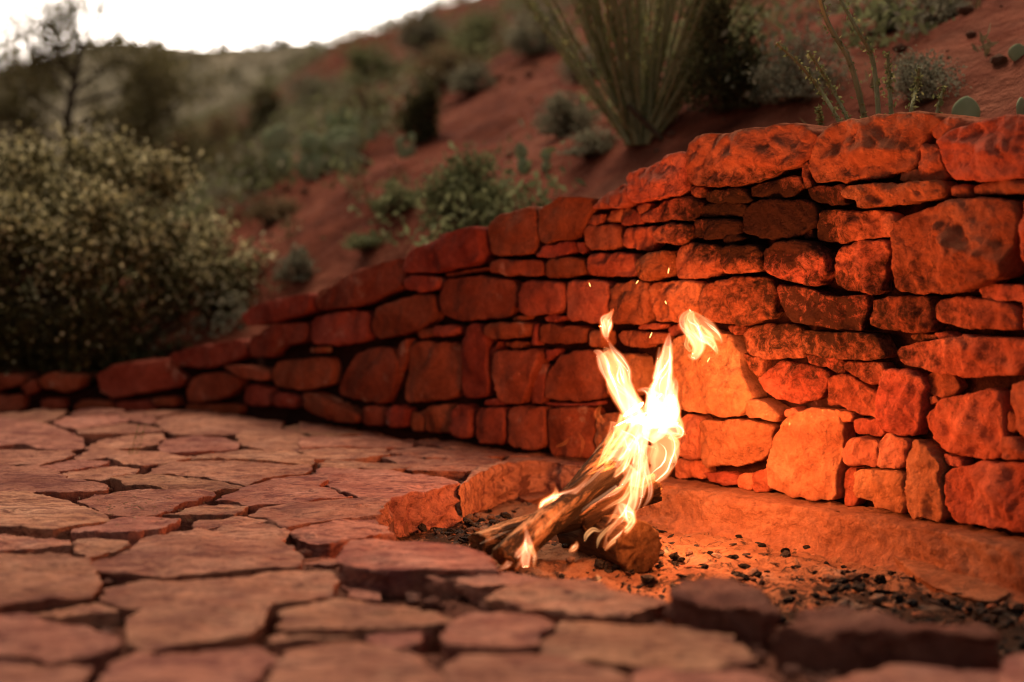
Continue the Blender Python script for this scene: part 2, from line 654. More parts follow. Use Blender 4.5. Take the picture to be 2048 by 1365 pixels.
M_SOIL = soil_mat('red_soil', [(0.08, 0.020, 0.011), (0.20, 0.052, 0.028), (0.31, 0.105, 0.060)], 2.0, 0.09, 7)
M_BED = soil_mat('patio_dirt', [(0.09, 0.03, 0.02), (0.16, 0.058, 0.036), (0.23, 0.095, 0.06)], 4, 0.02, 60)

xs = grow_axis(-60, 60, -4.2, 4.2, 0.07)
ys = grow_axis(1.2, 70, 3.0, 9.0, 0.07)
hs_ = obj('hillside', grid_mesh('hillside', xs, ys, ground_z, M_SOIL))
tag(hs_, 'red dirt hillside rising to the right behind the stone wall', 'hillside', kind='structure')

# the wide plain that carries everything to the horizon
M_PLAIN = soil_mat('plain_soil', [(0.10, 0.06, 0.035), (0.17, 0.09, 0.05), (0.2, 0.12, 0.07)], 0.05, 0.05, 0.6)
pl = obj('ground', grid_mesh('ground', np.linspace(-1500, 1500, 41), np.linspace(-900, 2100, 41), lambda X, Y: X * 0 - 0.7, M_PLAIN))
tag(pl, 'wide desert ground reaching to the horizon', 'ground', kind='structure')

# ------------------------------------------------------------------ fire pit outline and patio bed
pit_px = [(772, 1012), (800, 988), (920, 948), (1000, 928), (1090, 918), (1200, 916)]
pit = [on_z(x, y, 0)[:2] for x, y in pit_px] + [np.array(p) for p in ((0.45, 4.35), (1.3, 3.6), (1.75, 2.5))]
pit += [on_z(x, y, 0)[:2] for x, y in ((2060, 1262), (1800, 1240), (1560, 1228), (1330, 1188), (1180, 1162), (1000, 1148), (900, 1110), (800, 1075), (770, 1040))]
PIT = np.array(pit)

PIT_Z = -0.115
def bed_z(X, Y):
    z = -0.044 + 0.018 * fbm(np.stack([X * 6, Y * 6, X * 0], -1), 3)
    return np.where(inside(X, Y, PIT), -0.30, z)

patio = obj('patio', grid_mesh('patio', grow_axis(-5, 4, -2.6, 1.6, 0.028, 1.2), grow_axis(-4, 6.0, 1.5, 6.0, 0.028, 1.2), bed_z, M_BED))
tag(patio, 'flagstone patio of irregular red sandstone slabs', 'patio', kind='structure')

# ------------------------------------------------------------------ dry stone wall
wc = wall_pt(np.array([WS[300]]), np.array([0.0]), np.array([0.0]))[0]
wall = empty('stone_wall', wc)
tag(wall, 'curved dry stone retaining wall of rough red sandstone blocks behind the fire', 'wall')

soot_c = wall_pt(*[np.array([v]) for v in wall_sh(1510, 445)], np.array([0.0]))[0]
soot_d = wall_pt(*[np.array([v]) for v in wall_sh(1640, 640)], np.array([0.0]))[0]
M_WALL = rock_mat('wall_sandstone', [(0.30, 0.066, 0.030), (0.45, 0.115, 0.055), (0.56, 0.175, 0.092)],
                  soot=[(soot_c, (0.42, 0.42, 0.18), 2.1), (soot_d, (0.58, 0.58, 0.28), 1.15)], bump=0.016, valvar=0.5)
M_WALL_F = rock_mat('heat_bleached_sandstone', [(0.32, 0.094, 0.043), (0.44, 0.152, 0.072), (0.53, 0.21, 0.108)], soot=[(soot_c, (0.34, 0.34, 0.26), 1.25), (soot_d, (0.55, 0.55, 0.34), 0.35)], blotch=0.15, bump=0.015)
M_WALL_L = rock_mat('wall_sandstone_left', [(0.18, 0.034, 0.017), (0.28, 0.060, 0.031), (0.37, 0.096, 0.054)], pale=0.5, blotch=0.3, bump=0.014)  # darker tone with pale patches, used on the left stones
M_CORE = soil_mat('wall_core_earth', [(0.018, 0.006, 0.004), (0.035, 0.011, 0.007), (0.06, 0.018, 0.011)], 6, 0.02, 60)

W_ST = []   # (region, outline, style) ; style: '' normal, 'c' cap, 's' small recessed, 'f' flat
def W(reg, txt, st=''):
    for line in txt.strip().split('\n'):
        s2 = st
        line = line.strip()
        if line[0] in 'csfb':
            s2, line = line[0], line[1:]
        n = [float(q) for q in line.replace(',', ' ').split()]
        W_ST.append((reg, list(zip(n[0::2], n[1::2])), s2))

W(1, '''
c40,370 180,325 250,270 330,255 335,470 200,495 60,515
c335,230 380,180 570,160 870,110 960,140 985,165 930,310 650,425 500,430 380,430 330,400
c945,290 985,170 1060,110 1290,75 1480,55 1560,70 1590,100 1520,180 1480,290 1440,345 1330,375 1130,410 980,410 945,370
s1545,120 1640,75 1740,115 1640,165 1560,190
1490,225 1560,210 1600,260 1620,400 1500,405 1475,320
s1385,345 1470,340 1485,400 1385,405
c1575,200 1680,140 1850,95 2048,80 2160,85 2160,385 2048,385 1800,400 1660,400 1620,330 1600,240
100,575 240,500 350,480 395,510 370,600 110,615
s340,430 410,440 405,490 345,480
s425,460 600,440 640,500 600,512 430,510
s655,430 880,375 900,430 840,480 660,485
s905,330 935,320 950,430 910,440
s940,440 1110,430 1105,525 1000,520 945,490
1115,450 1150,425 1480,410 1600,400 1640,440 1600,490 1330,530 1200,545 1180,500 1120,490
s1645,430 1738,425 1735,475 1640,485
1745,430 1870,400 2048,395 2160,400 2160,462 1750,478
s385,540 420,520 600,517 605,578 390,585
610,570 640,510 720,490 900,500 978,520 980,615 900,690 740,700 620,670
970,610 1000,545 1190,555 1350,560 1365,680 1290,690 1170,700 1080,720 965,700
s905,680 945,640 955,695 915,698
b1385,600 1640,510 1700,490 1980,505 2000,560 1985,700 1930,880 1780,955 1420,968 1380,900 1375,720
2010,680 2048,490 2160,470 2160,880 2048,885
s1785,950 1850,925 2005,925 2005,1010 1820,1005
350,600 500,590 600,600 590,670 510,702 360,690
160,660 210,620 330,620 345,680 310,720 180,720
s500,690 560,672 600,690 560,718 510,715
265,760 300,720 490,725 510,800 500,880 290,900 262,850
520,730 690,725 712,800 708,860 540,875 517,820
725,750 800,705 910,700 1010,740 1045,790 1040,880 1000,930 880,920 740,860
1057,800 1080,740 1200,700 1330,710 1340,760 1300,830 1300,980 1070,950
145,920 260,905 385,910 380,1010 350,1090 170,1115 140,1020
388,1010 420,930 560,890 750,890 778,950 768,1090 640,1130 480,1120 400,1060
790,930 900,935 1080,985 1230,975 1250,1000 1210,1120 1215,1165 1000,1140 870,1110 810,1050
1242,1090 1265,990 1550,985 1560,1100 1550,1170 1400,1165 1250,1140
1575,1010 1680,980 1970,1030 1985,1160 1760,1150 1570,1110
2003,960 2048,905 2160,890 2160,1180 2048,1180 1998,1150
''')
W(2, '''
s215,145 280,120 330,130 310,160 225,180
f235,250 290,190 430,165 560,172 600,250 640,380 690,480 630,578 500,583 320,558 235,420
s540,130 590,130 580,190 545,160
600,180 630,140 760,120 890,140 900,200 912,290 720,300 620,270
917,180 940,155 1180,160 1300,180 1330,290 1250,305 1060,290 930,270
s1430,180 1560,175 1550,200 1440,205
s1567,170 1630,160 1680,190 1640,210 1580,200
1395,240 1500,215 1700,190 1740,175 1880,190 2048,200 2160,200 2160,300 2048,330 1990,380 1720,390 1600,370 1420,320
s610,275 700,303 705,350 685,385 640,340
s920,280 1080,303 1090,360 1060,370 1000,340 940,325
1110,310 1310,310 1325,350 1295,410 1250,420 1120,360
680,400 730,340 800,315 930,328 1010,358 1025,390 1000,480 930,520 790,510 700,460
1015,450 1040,385 1100,370 1220,430 1285,470 1278,600 1180,580 1070,530 1030,535
1288,540 1300,420 1330,350 1430,345 1510,380 1520,450 1505,560 1480,690 1400,680 1300,630
s1515,390 1560,372 1640,390 1665,440 1640,470 1530,480
s1520,490 1550,487 1570,515 1530,530
1520,580 1580,510 1700,480 1890,445 1905,560 1908,760 1870,805 1720,800 1590,740 1530,650
1955,430 2048,385 2160,380 2160,740 2048,720 1990,650
s1920,560 1980,590 1980,650 1925,660
1915,690 1975,680 2048,760 2160,780 2160,808 1920,805
s1600,765 1700,805 1690,840 1620,830
f330,575 398,592 415,640 400,700 405,800 330,800 270,700
f415,605 640,603 790,633 770,690 740,790 640,828 430,838 412,720
f645,505 700,492 800,540 825,580 795,610 640,585
s825,560 870,548 890,570 830,590
f762,700 820,612 900,562 1060,548 1125,620 1123,740 1100,1000 1010,1010 860,980 740,940 735,830
s1065,545 1160,582 1155,615 1110,610
s1165,610 1200,598 1270,610 1310,668 1290,690 1170,675
f1125,760 1180,690 1310,712 1308,838 1150,830
f1312,720 1360,670 1460,700 1470,730 1440,790 1435,845 1312,840
f1187,852 1445,852 1455,1080 1300,1050 1270,1010 1190,990
f1450,760 1490,705 1570,745 1610,830 1638,1110 1460,1085
s1115,880 1150,850 1185,860 1188,960 1160,1030 1115,1030
1632,860 1780,825 1900,812 2048,818 2160,818 2160,1190 2048,1170 1850,1140 1680,1120 1640,1000
s420,870 570,880 573,935 440,920
s577,885 648,880 640,960 577,940
s652,880 735,850 735,960 652,970
s250,810 410,815 410,900 250,900
''')
W(3, '''
c50,560 130,480 280,390 480,335 505,345 480,480 310,570 60,600
c500,400 530,300 660,250 760,200 888,177 888,360 800,383 650,410 520,410
s680,417 880,385 890,398 700,432
c907,190 960,130 1140,80 1158,110 1158,310 1060,325 920,320
c1167,110 1290,30 1400,30 1445,45 1395,170 1360,230 1180,280
c1450,90 1480,50 1540,0 1600,-30 1618,60 1600,90 1480,92
s1400,140 1470,115 1472,160 1400,175
s1482,140 1500,100 1590,97 1580,150 1490,160
s1562,150 1620,104 1658,130 1655,170 1562,175
s1635,80 1690,70 1690,100 1650,120
1155,320 1200,275 1330,250 1340,310 1230,335 1160,335
s1345,260 1375,255 1380,310 1345,310
1380,200 1410,177 1540,177 1550,230 1540,295 1390,295
1557,220 1600,182 1720,178 1725,280 1680,300 1570,285
500,450 530,425 660,430 663,490 600,505 510,495
660,520 690,445 860,430 1000,445 1040,490 1040,580 980,640 760,650 670,620
917,370 950,345 1170,350 1195,380 1180,428 1000,425 930,410
1202,370 1220,337 1380,337 1390,420 1310,438 1202,435
1402,350 1420,312 1620,317 1638,380 1630,430 1410,430
1650,350 1800,300 1818,330 1800,430 1680,445
1062,530 1090,455 1200,445 1288,470 1288,600 1240,622 1080,620
1302,490 1330,452 1500,452 1510,550 1490,660 1310,650
1522,460 1690,452 1700,550 1680,668 1530,663
s1012,638 1090,625 1085,650 1020,650
s1185,630 1280,627 1270,655 1190,652
322,640 370,580 530,525 630,520 645,640 560,700 360,740 325,700
22,640 190,600 308,610 300,740 220,772 30,768
s548,705 620,682 630,720 560,740
642,690 660,672 770,676 775,718 650,728
782,760 820,672 888,672 908,740 913,1010 850,1040 772,1030
907,682 950,662 1118,658 1116,733 960,743 912,720
s1122,670 1142,667 1142,768 1107,772
1152,690 1170,667 1380,682 1383,760 1250,773 1160,760
1397,700 1480,692 1488,780 1402,780
1545,722 1570,702 1770,707 1775,760 1640,785 1560,770
s1650,668 1750,668 1740,690 1640,695
s922,790 960,752 950,800 925,840
s970,760 1090,758 1060,788 980,780
142,980 210,840 280,787 420,787 450,870 450,960 380,1068 260,1050 150,1020
472,1000 510,762 560,757 750,762 755,900 748,1030 640,1050 480,1058
937,850 960,802 1170,797 1178,830 1100,1040 1080,1063 970,1060 937,920
1177,960 1210,880 1300,802 1460,802 1498,900 1498,1020 1380,1058 1182,1040
s1185,802 1240,792 1240,828 1190,855
s1102,1060 1150,882 1178,872 1168,1060
s442,782 500,742 490,850 460,900
f1503,820 1660,812 1665,1000 1510,1045
10,1012 60,1012 270,1112 270,1160 150,1150 20,1090
292,1092 330,1072 398,1082 398,1172 300,1167
402,1092 450,1072 510,1092 505,1187 410,1177
582,1102 620,1072 728,1072 728,1222 590,1202
737,1092 800,1064 843,1092 843,1232 742,1222
s515,1110 575,1110 575,1200 515,1195
862,1090 1010,1086 1018,1272 870,1257
1032,1092 1060,1077 1208,1082 1200,1290 1040,1282
1217,1092 1300,1077 1448,1082 1448,1332 1222,1322
f1462,1120 1600,1102 1600,1345 1470,1345
s890,1047 960,1034 1010,1068 890,1073
s1185,1060 1380,1066 1440,1052 1440,1074 1230,1078
''')
W(4, '''
c1185,330 1230,280 1500,215 1530,230 1510,310 1340,360 1220,380
s1540,205 1590,188 1592,290 1532,290
1212,440 1330,372 1490,362 1490,450 1340,490 1330,530 1220,530
1322,600 1360,552 1600,532 1620,580 1610,670 1500,695 1332,680
s1510,490 1570,485 1565,512 1515,515
c830,520 950,482 1180,442 1195,530 1000,590 850,570
c470,620 560,570 820,542 835,590 890,640 890,680 760,700 560,740 480,700
922,700 950,632 1040,602 1150,627 1165,680 1090,740 932,760
1090,577 1210,572 1308,602 1308,650 1200,640
1182,690 1230,672 1308,692 1308,780 1190,772
1337,720 1400,712 1460,732 1450,790 1342,782
s1480,742 1530,742 1540,792 1482,792
c190,640 240,615 420,625 390,690 330,710 210,690
c100,680 180,642 190,700 140,720
c-30,620 100,627 120,660 0,700 -40,700
c-330,640 -180,625 -50,630 -60,720 -200,740 -330,735
192,742 310,737 320,790 200,800
362,780 400,747 540,757 560,800 380,810
752,742 860,727 870,780 770,780
-40,722 110,722 120,800 -40,810
s562,762 740,752 740,800 570,805
s902,772 1140,772 1140,818 910,818
-330,745 -180,745 -60,735 -60,805 -330,800
''')

for i, (reg, pts, st) in enumerate(W_ST):
    P = zp(reg, pts)
    SH = np.array([wall_sh(x, y) for x, y in P])
    pxm = P[:, 0].mean()
    area = 0.5 * abs(np.sum(P[:, 0] * np.roll(P[:, 1], -1) - np.roll(P[:, 0], -1) * P[:, 1]))
    near = pxm > 1200
    M = 120 if (near and area > 9000) else (84 if near else 52)
    step = 0.0058 if near else 0.013
    rr = random.Random(i * 13 + 5)
    rough = 0.0055 if near else 0.006
    ridge = 0.0150 if near else 0.008
    facet = 0.26 if near else 0.16
    rb, off, depth = 0.012, rr.uniform(-0.018, 0.014), 0.20
    if st == 'c': off, depth = rr.uniform(0.0, 0.016), 0.27
    if st == 's': off, rb, rough, ridge = rr.uniform(-0.034, -0.014), 0.008, 0.004, 0.004
    if st == 'f': ridge, rough, rb, off, facet = 0.008, 0.008, 0.007, rr.uniform(-0.004, 0.008), 0.07
    if st == 'b': off, rough = 0.022, 0.006
    c0 = SH.mean(0)
    SH = c0 + (SH - c0) * (1.02 if st != 's' else 1.12)
    V, F = stone_uvw(SH, depth, rb, rough, ridge, i * 1.37, M, step, ang=rr.uniform(0.7, 1.5), facet=facet, cut=1, jitter=0.008, scale=2.1 if near else 1.35)
    Wd = wall_pt(V[:, 0], V[:, 1], V[:, 2] + off)
    c = Wd.mean(0)
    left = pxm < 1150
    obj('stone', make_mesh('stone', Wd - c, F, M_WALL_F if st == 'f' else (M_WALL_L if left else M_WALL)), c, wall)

# earth core behind the stones
S = np.linspace(0, WS[-1], 160)
rows = []
for k, (o_, dz) in enumerate([(-0.070, None), (-0.070, 0), (-0.26, 0), (-0.26, None)]):
    H = np.full(S.shape, -0.2) if dz is None else wall_top(S) - 0.075
    rows.append(wall_pt(S, H, np.full(S.shape, o_)))
V = np.concatenate(rows)
n = len(S)
F = [(k * n + j, k * n + j + 1, (k + 1) * n + j + 1, (k + 1) * n + j) for k in range(3) for j in range(n - 1)]
obj('core', make_mesh('core', V - wc, F, M_CORE), wc, wall)

# ------------------------------------------------------------------ flagstones
M_FLAG = rock_mat('flagstone_sandstone', [(0.41, 0.155, 0.096), (0.58, 0.242, 0.150), (0.68, 0.315, 0.205)], streak=0.72, bump=0.016, valvar=0.3)
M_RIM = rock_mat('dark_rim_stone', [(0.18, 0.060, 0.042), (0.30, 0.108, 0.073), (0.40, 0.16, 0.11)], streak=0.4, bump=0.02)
FL = []
def FS(reg, txt):
    for line in txt.strip().split('\n'):
        line = line.strip()
        z, d, tl = 0.0, 0.075, None
        if '|' in line:
            line, op = line.split('|')
            op = [float(q) for q in op.split()]
            z = op[0]
            if len(op) > 1: d = op[1]
        n = [float(q) for q in line.replace(',', ' ').split()]
        FL.append((reg, list(zip(n[0::2], n[1::2])), z, d))

FS(5, '''
-60,60 0,50 200,75 270,95 410,150 415,190 340,200 200,190 100,170 0,180 -60,180
-60,195 0,195 150,205 350,205 370,235 320,255 250,265 190,290 100,280 -60,270
270,75 330,45 560,30 640,60 560,75 480,85 380,95
380,100 480,90 640,75 790,95 810,115 620,130 390,135
420,200 480,165 620,135 800,125 820,155 780,180 660,190 480,205
-60,40 0,20 200,10 330,15 270,60 200,70 0,45
345,30 400,5 560,5 640,22 560,27
580,30 700,28 780,55 750,75 660,65
660,20 860,5 1120,15 900,22 780,45
760,60 880,27 1150,27 1400,70 1380,100 1180,120 1060,130 860,125 810,95
790,190 830,150 960,135 1100,145 1190,180 1180,200 1060,215 880,220 800,215
1170,140 1240,110 1450,112 1560,150 1660,152 1640,190 1400,210 1210,185
1400,90 1550,75 1750,110 1800,130 1600,145 1460,115
930,238 1200,210 1420,217 1500,230 1560,250 1540,270 1400,265 1200,250 1000,245
370,245 450,215 600,207 780,217 950,240 860,258 700,280 600,265 540,245 400,260
190,300 260,275 380,260 530,264 540,280 420,300 300,315
310,325 380,302 560,290 690,305 660,325 540,345 520,355 320,345
-60,285 120,285 270,307 330,345 530,367 535,390 350,400 -60,405|0.018
740,320 800,280 880,264 1040,257 1300,277 1530,287 1530,315 1440,325 1300,345 1220,375 1100,360 940,330
545,350 640,332 800,337 960,347 1210,382 1030,405 870,395 640,375
1580,285 1630,267 1900,272 2035,285 1950,300 1600,294
1080,440 1110,420 1280,372 1440,342 1600,330 1640,355 1580,380 1700,430 1750,434 1500,455 1230,470 1180,440|0.012
390,460 470,425 640,402 840,402 1060,420 1070,430 900,470 790,515 740,520 560,525 420,480|0.008
810,525 900,502 1010,482 1130,477 1250,482 1160,533 1000,530
-60,412 120,412 240,440 320,452 400,482 520,530 540,545 420,565 250,590 -60,570|0.015
360,600 420,572 600,542 760,530 890,550 890,560 780,600 600,612 400,610|0.006
940,580 1000,542 1160,537 1330,557 1310,568 1100,588 960,600
1235,530 1300,497 1520,467 1780,447 1930,440 1915,480 1885,530 1700,540 1560,555 1410,580 1330,540|0.006 0.15
1440,620 1500,592 1640,562 1820,537 1900,572 1930,605 1800,635 1600,670 1520,660|0.0 0.12
1430,602 1540,573 1552,577 1460,615|-0.01
460,760 640,700 700,652 860,607 1100,592 1340,567 1410,582 1430,612 1400,660 1460,700 1500,770 1450,788 1250,798 860,828 700,803 500,793
-60,630 130,634 340,652 360,680 200,690 -60,712
370,690 380,660 500,652 640,662 630,690 500,720 440,740
-60,725 0,720 150,717 330,727 440,752 490,830 500,880 440,915 250,935 100,960 -60,990|0.008
520,930 540,870 700,847 900,852 1200,832 1400,797 1630,792 1655,850 1640,920 1520,950 1330,970 1300,1040 1240,1110 1050,1140 720,1190 640,1130 640,1020 720,990 580,960|0.004
60,1000 250,967 420,962 640,990 600,1010 300,1030 120,1020|-0.012
-60,1030 100,1022 300,1060 560,1130 600,1160 450,1210 250,1230 -60,1200
-60,1222 300,1242 480,1290 430,1330 350,1440 -60,1440|-0.008
480,1380 560,1252 700,1212 960,1190 1260,1185 1360,1227 1330,1290 1240,1365 1180,1440 480,1440
1512,752 1600,737 1700,750 1710,770 1600,785 1520,775|-0.03 0.06
1700,890 1760,872 1850,885 1890,930 1885,950 1760,945|-0.03 0.06
''')
FS(6, '''
80,307 140,297 420,302 600,327 780,360 790,370 640,395 430,448 310,443 200,410 90,375|0.0 0.15
-110,1080 -80,1010 180,947 400,967 600,987 760,1045 640,1070 300,1090 40,1095 -60,1100
-120,1290 -60,1202 200,1167 560,1202 600,1260 780,1340 700,1440 -200,1440
330,1140 480,1087 620,1082 640,1110 580,1160 440,1180 360,1165|-0.01
-150,1130 -100,1112 150,1102 310,1107 310,1130 100,1140 -120,1160|-0.01
690,1130 760,1052 820,1012 980,1012 1200,1032 1235,1090 1180,1150 1080,1190 880,1180 740,1170
1195,1190 1240,1122 1310,1067 1460,1067 1800,1087 2000,1102 2150,1112 2200,1170 2250,1240 2050,1280 1700,1270 1450,1240 1250,1230
720,1270 800,1222 1100,1212 1300,1242 1560,1302 1620,1340 1560,1440 780,1440
1640,1380 1680,1292 1900,1292 2300,1312 2400,1440 1640,1440|-0.006
205,760 210,710 270,657 480,657 680,667 840,690 920,730 970,790 860,800 440,800 230,780|0.012 0.15
440,812 700,802 1000,817 1300,837 1420,842 1330,862 1100,872 960,880 600,832|0.0 0.15
940,920 1000,890 1160,857 1430,857 1560,902 1780,927 1800,960 1620,1010 1400,1010 1200,985 960,940|0.0 0.14
420,240 640,235 900,247 1000,262 915,287 800,305 560,300|0.0 0.14
800,374 870,328 960,288 1060,270 1210,259 1450,304 1500,270 1300,247 1100,242 1000,258 880,296|0.0 0.17
0,205 150,192 420,202 430,235 300,248 60,248
430,218 600,187 720,202 1000,230 960,242 760,252 540,238
0,150 150,132 400,142 560,170 540,188 300,188 0,195
560,163 700,152 850,180 1100,225 1000,225 740,195
0,82 200,97 330,112 560,150 400,138 150,125 0,120
1030,235 1130,215 1300,235 1440,255 1300,243 1120,238
''')
FS(7, '''
270,920 330,860 500,838 680,870 800,965 700,975 500,950 330,945|0.03 0.17
820,1050 930,1002 1150,1012 1500,1042 1800,1062 1890,1090 1880,1110 1400,1100 820,1078|0.025 0.18
1905,1300 1960,1232 2150,1180 2150,1420 1905,1400|0.0 0.12
1050,1380 1150,1322 1350,1275 1550,1275 1750,1312 1890,1310 1890,1440 1040,1440|-0.006
''')
placed = []
for i, (reg, pts, z, depth) in enumerate(FL):
    P = zp(reg, pts)
    rr = random.Random(i * 7 + 1)
    Q = np.array([on_z(x, y, z)[:2] for x, y in P])
    py = P[:, 1].mean()
    near = 900 < py < 1250
    c0 = Q.mean(0)
    Q = c0 + (Q - c0) * 1.028
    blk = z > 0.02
    V, F = stone_uvw(Q, depth, 0.012 if blk else 0.0032, 0.012 if blk else 0.0030, 0.012 if blk else 0.0012, 300 + i * 1.7, 130 if near else 72, 0.011 if near else 0.02, ang=rr.uniform(-0.2, 0.4), facet=0.012, cut=0, jitter=0.013, undercut=0.05, scale=1.2, terrace=0.003)
    tx, ty = rr.uniform(-0.015, 0.015), rr.uniform(-0.012, 0.02)
    V[:, 2] += z + (V[:, 0] - c0[0]) * tx + (V[:, 1] - c0[1]) * ty
    # layered, bitten edges
    side = V[:, 2] < z - 0.012
    c = V.mean(0)
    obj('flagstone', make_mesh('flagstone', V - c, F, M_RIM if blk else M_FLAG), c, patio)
    placed.append(Q)

# flagstones that carry the paving on outside the picture
gx, gy = np.arange(-4.2, 2.4, 0.52), np.arange(-2.6, 5.6, 0.42)
jit = {}
def node(i, j):
    if (i, j) not in jit:
        q = random.Random(i * 911 + j * 37)
        jit[(i, j)] = np.array([gx[i] + q.uniform(-.15, .15) + (0.26 if j % 2 else 0), gy[j] + q.uniform(-.11, .11)])
    return jit[(i, j)]
for i in range(len(gx) - 1):
    for j in range(len(gy) - 1):
        q = np.array([node(i, j), node(i + 1, j), node(i + 1, j + 1), node(i, j + 1)])
        c = q.mean(0)
        d, _ = wall_signed(q[:, 0], q[:, 1])
        if d.max() > -0.1 or inside(q[:, 0], q[:, 1], PIT).any() or inside(np.array([c[0]]), np.array([c[1]]), PIT).any():
            continue
        pr = [project((x, y, 0)) for x, y in q] + [project((c[0], c[1], 0))]
        if any(-70 < a < 2110 and b < 1400 for a, b in pr if a > -9000):
            continue
        q = c + (q - c) * 0.95
        V, F = stone_uvw(q, 0.075, 0.0045, 0.003, 0.0012, 700 + i * 3.1 + j * 1.3, 40, 0.05, facet=0.012, cut=1, jitter=0.012, undercut=0.08, terrace=0.002)
        cc = V.mean(0)
        obj('flagstone', make_mesh('flagstone', V - cc, F, M_FLAG), cc, patio)

# ------------------------------------------------------------------ fire pit: ash floor, footing, slab
pc = np.array([0.55, 3.25, PIT_Z])
fire_pit = empty('fire_pit', pc)
tag(fire_pit, 'sunken fire pit with ashy red dirt floor and a plastered footing against the wall', 'fire pit')

def ash_mat():
    m, nt, b, out = new_mat('ash_and_dirt')
    v, _ = coords(nt, False)
    c = ramp(nt, noise(nt, v, 9, 8, 0.65, 0.4), [(0.3, (0.16, 0.06, 0.032)), (0.5, (0.27, 0.115, 0.058)), (0.7, (0.35, 0.17, 0.095))])
    dk = noise(nt, v, 20, 8, 0.75, 0.8)
    geo = nt.nodes.new('ShaderNodeNewGeometry')
    bl = math_n(nt, 'MAXIMUM', blob_mask(nt, geo.outputs['Position'], (0.85, 2.62, PIT_Z), (1.0, 0.62, 1.0)), blob_mask(nt, geo.outputs['Position'], (-0.05, 3.62, PIT_Z), (0.34, 0.30, 1.0)))
    dk = math_n(nt, 'ADD', dk, math_n(nt, 'MULTIPLY', math_n(nt, 'MAXIMUM', bl, 0.0), 0.26))
    c = mix(nt, ramp(nt, dk, [(0.52, 0.0), (0.62, 0.9)]), c, (0.022, 0.016, 0.013))
    gr = noise(nt, v, 7, 5, 0.6)
    c = mix(nt, ramp(nt, gr, [(0.58, 0.0), (0.7, 0.5)]), c, (0.25, 0.20, 0.16))
    nt.links.new(c, b.inputs['Base Color'])
    h = math_n(nt, 'ADD', noise(nt, v, 45, 8, 0.75), math_n(nt, 'MULTIPLY', noise(nt, v, 150, 4, 0.7), 0.4))
    bm = nd(nt, 'ShaderNodeBump', {'Height': h, 'Strength': 0.9, 'Distance': 0.015})
    nt.links.new(bm.outputs[0], b.inputs['Normal'])
    return m
M_ASH = ash_mat()
def ash_z(X, Y):
    z = PIT_Z + 0.016 * fbm(np.stack([X * 8, Y * 8, X * 0 + 2], -1), 4) + 0.009 * fbm(np.stack([X * 40, Y * 40, X * 0 + 5], -1), 3)
    # the heap of embers under the logs
    z = z + 0.02 * np.exp(-(((X - 0.2) / 0.2) ** 2 + ((Y - 3.35) / 0.16) ** 2))
    return z
me = grid_mesh('ash_bed', np.arange(-0.5, 1.75, 0.011), np.arange(2.2, 4.4, 0.011), ash_z, M_ASH)
me.transform(__import__('mathutils').Matrix.Translation(-Vector(pc)))
obj('ash_bed', me, pc, fire_pit)

M_LEDGE = rock_mat('footing_plaster', [(0.26, 0.095, 0.048), (0.38, 0.155, 0.08), (0.46, 0.21, 0.115)], bump=0.020, blotch=0.55)
s0, s1 = wall_sh(1225, 940)[0], WS[-1]
S = np.linspace(s0, s1, 260)
prof = [(-0.06, 0.006), (0.0, 0.004), (0.028, 0.003), (0.045, 0.001), (0.051, -0.006), (0.054, -0.018), (0.058, -0.040), (0.063, -0.062), (0.072, -0.080), (0.095, -0.096), (0.15, -0.13)]
# refine the profile
pr = catmull(np.array(prof), 34)
rows = []
for o_, h_ in pr:
    Pq = wall_pt(S, np.full(S.shape, h_), np.full(S.shape, o_))
    nn = fbm(Pq * np.array([16, 16, 22]), 4) * 0.008 + fbm(Pq * 70, 4) * 0.005
    inn = min(1.0, max(0.0, (o_ + 0.02) / 0.05))
    taper = np.clip((S - s0) / 0.12, 0, 1)
    rows.append(wall_pt(S, np.full(S.shape, h_ - 0.020) - (1 - taper) * 0.10 + nn * 0.6, np.full(S.shape, o_ + 0.012) + nn * 1.5 * inn))
V = np.concatenate(rows); n = len(S)
F = [(k * n + j, k * n + j + 1, (k + 1) * n + j + 1, (k + 1) * n + j) for k in range(len(pr) - 1) for j in range(n - 1)]
obj('footing', make_mesh('footing', V - pc, F, M_LEDGE), pc, fire_pit)

def slab(name, reg, pts, z, depth, mat, label, cat, group=None, tilt=(0, 0), seed=0, parent=None):
    Q = np.array([on_z(x, y, z)[:2] for x, y in zp(reg, pts)])
    V, F = stone_uvw(Q, depth, 0.005, 0.003, 0.002, 900 + seed, 72, 0.01, facet=0.02, cut=1, jitter=0.008, undercut=0.05, terrace=0.002)
    c0 = Q.mean(0)
    V[:, 2] += z + (V[:, 0] - c0[0]) * tilt[0] + (V[:, 1] - c0[1]) * tilt[1]
    c = np.array([c0[0], c0[1], V[:, 2].min()])
    o = obj(name, make_mesh(name, V - c, F, mat), c, parent)
    if label: tag(o, label, cat, group)
    return o
slab('stone_slab', 7, [(1330, 705), (1600, 740), (1840, 820), (1985, 890), (1900, 935), (1700, 900), (1520, 840), (1410, 765)], -0.095, 0.04, M_LEDGE,
     'flat red stone slab lying on the pit floor below the footing at right', 'stone slab', tilt=(0, 0.05))
slab('stone_slab', 6, [(1090, 430), (1150, 400), (1230, 395), (1270, 415), (1200, 445), (1120, 450)], -0.095, 0.05, M_LEDGE,
     'small red flat rock at the back of the pit left of the logs', 'rock', seed=3)

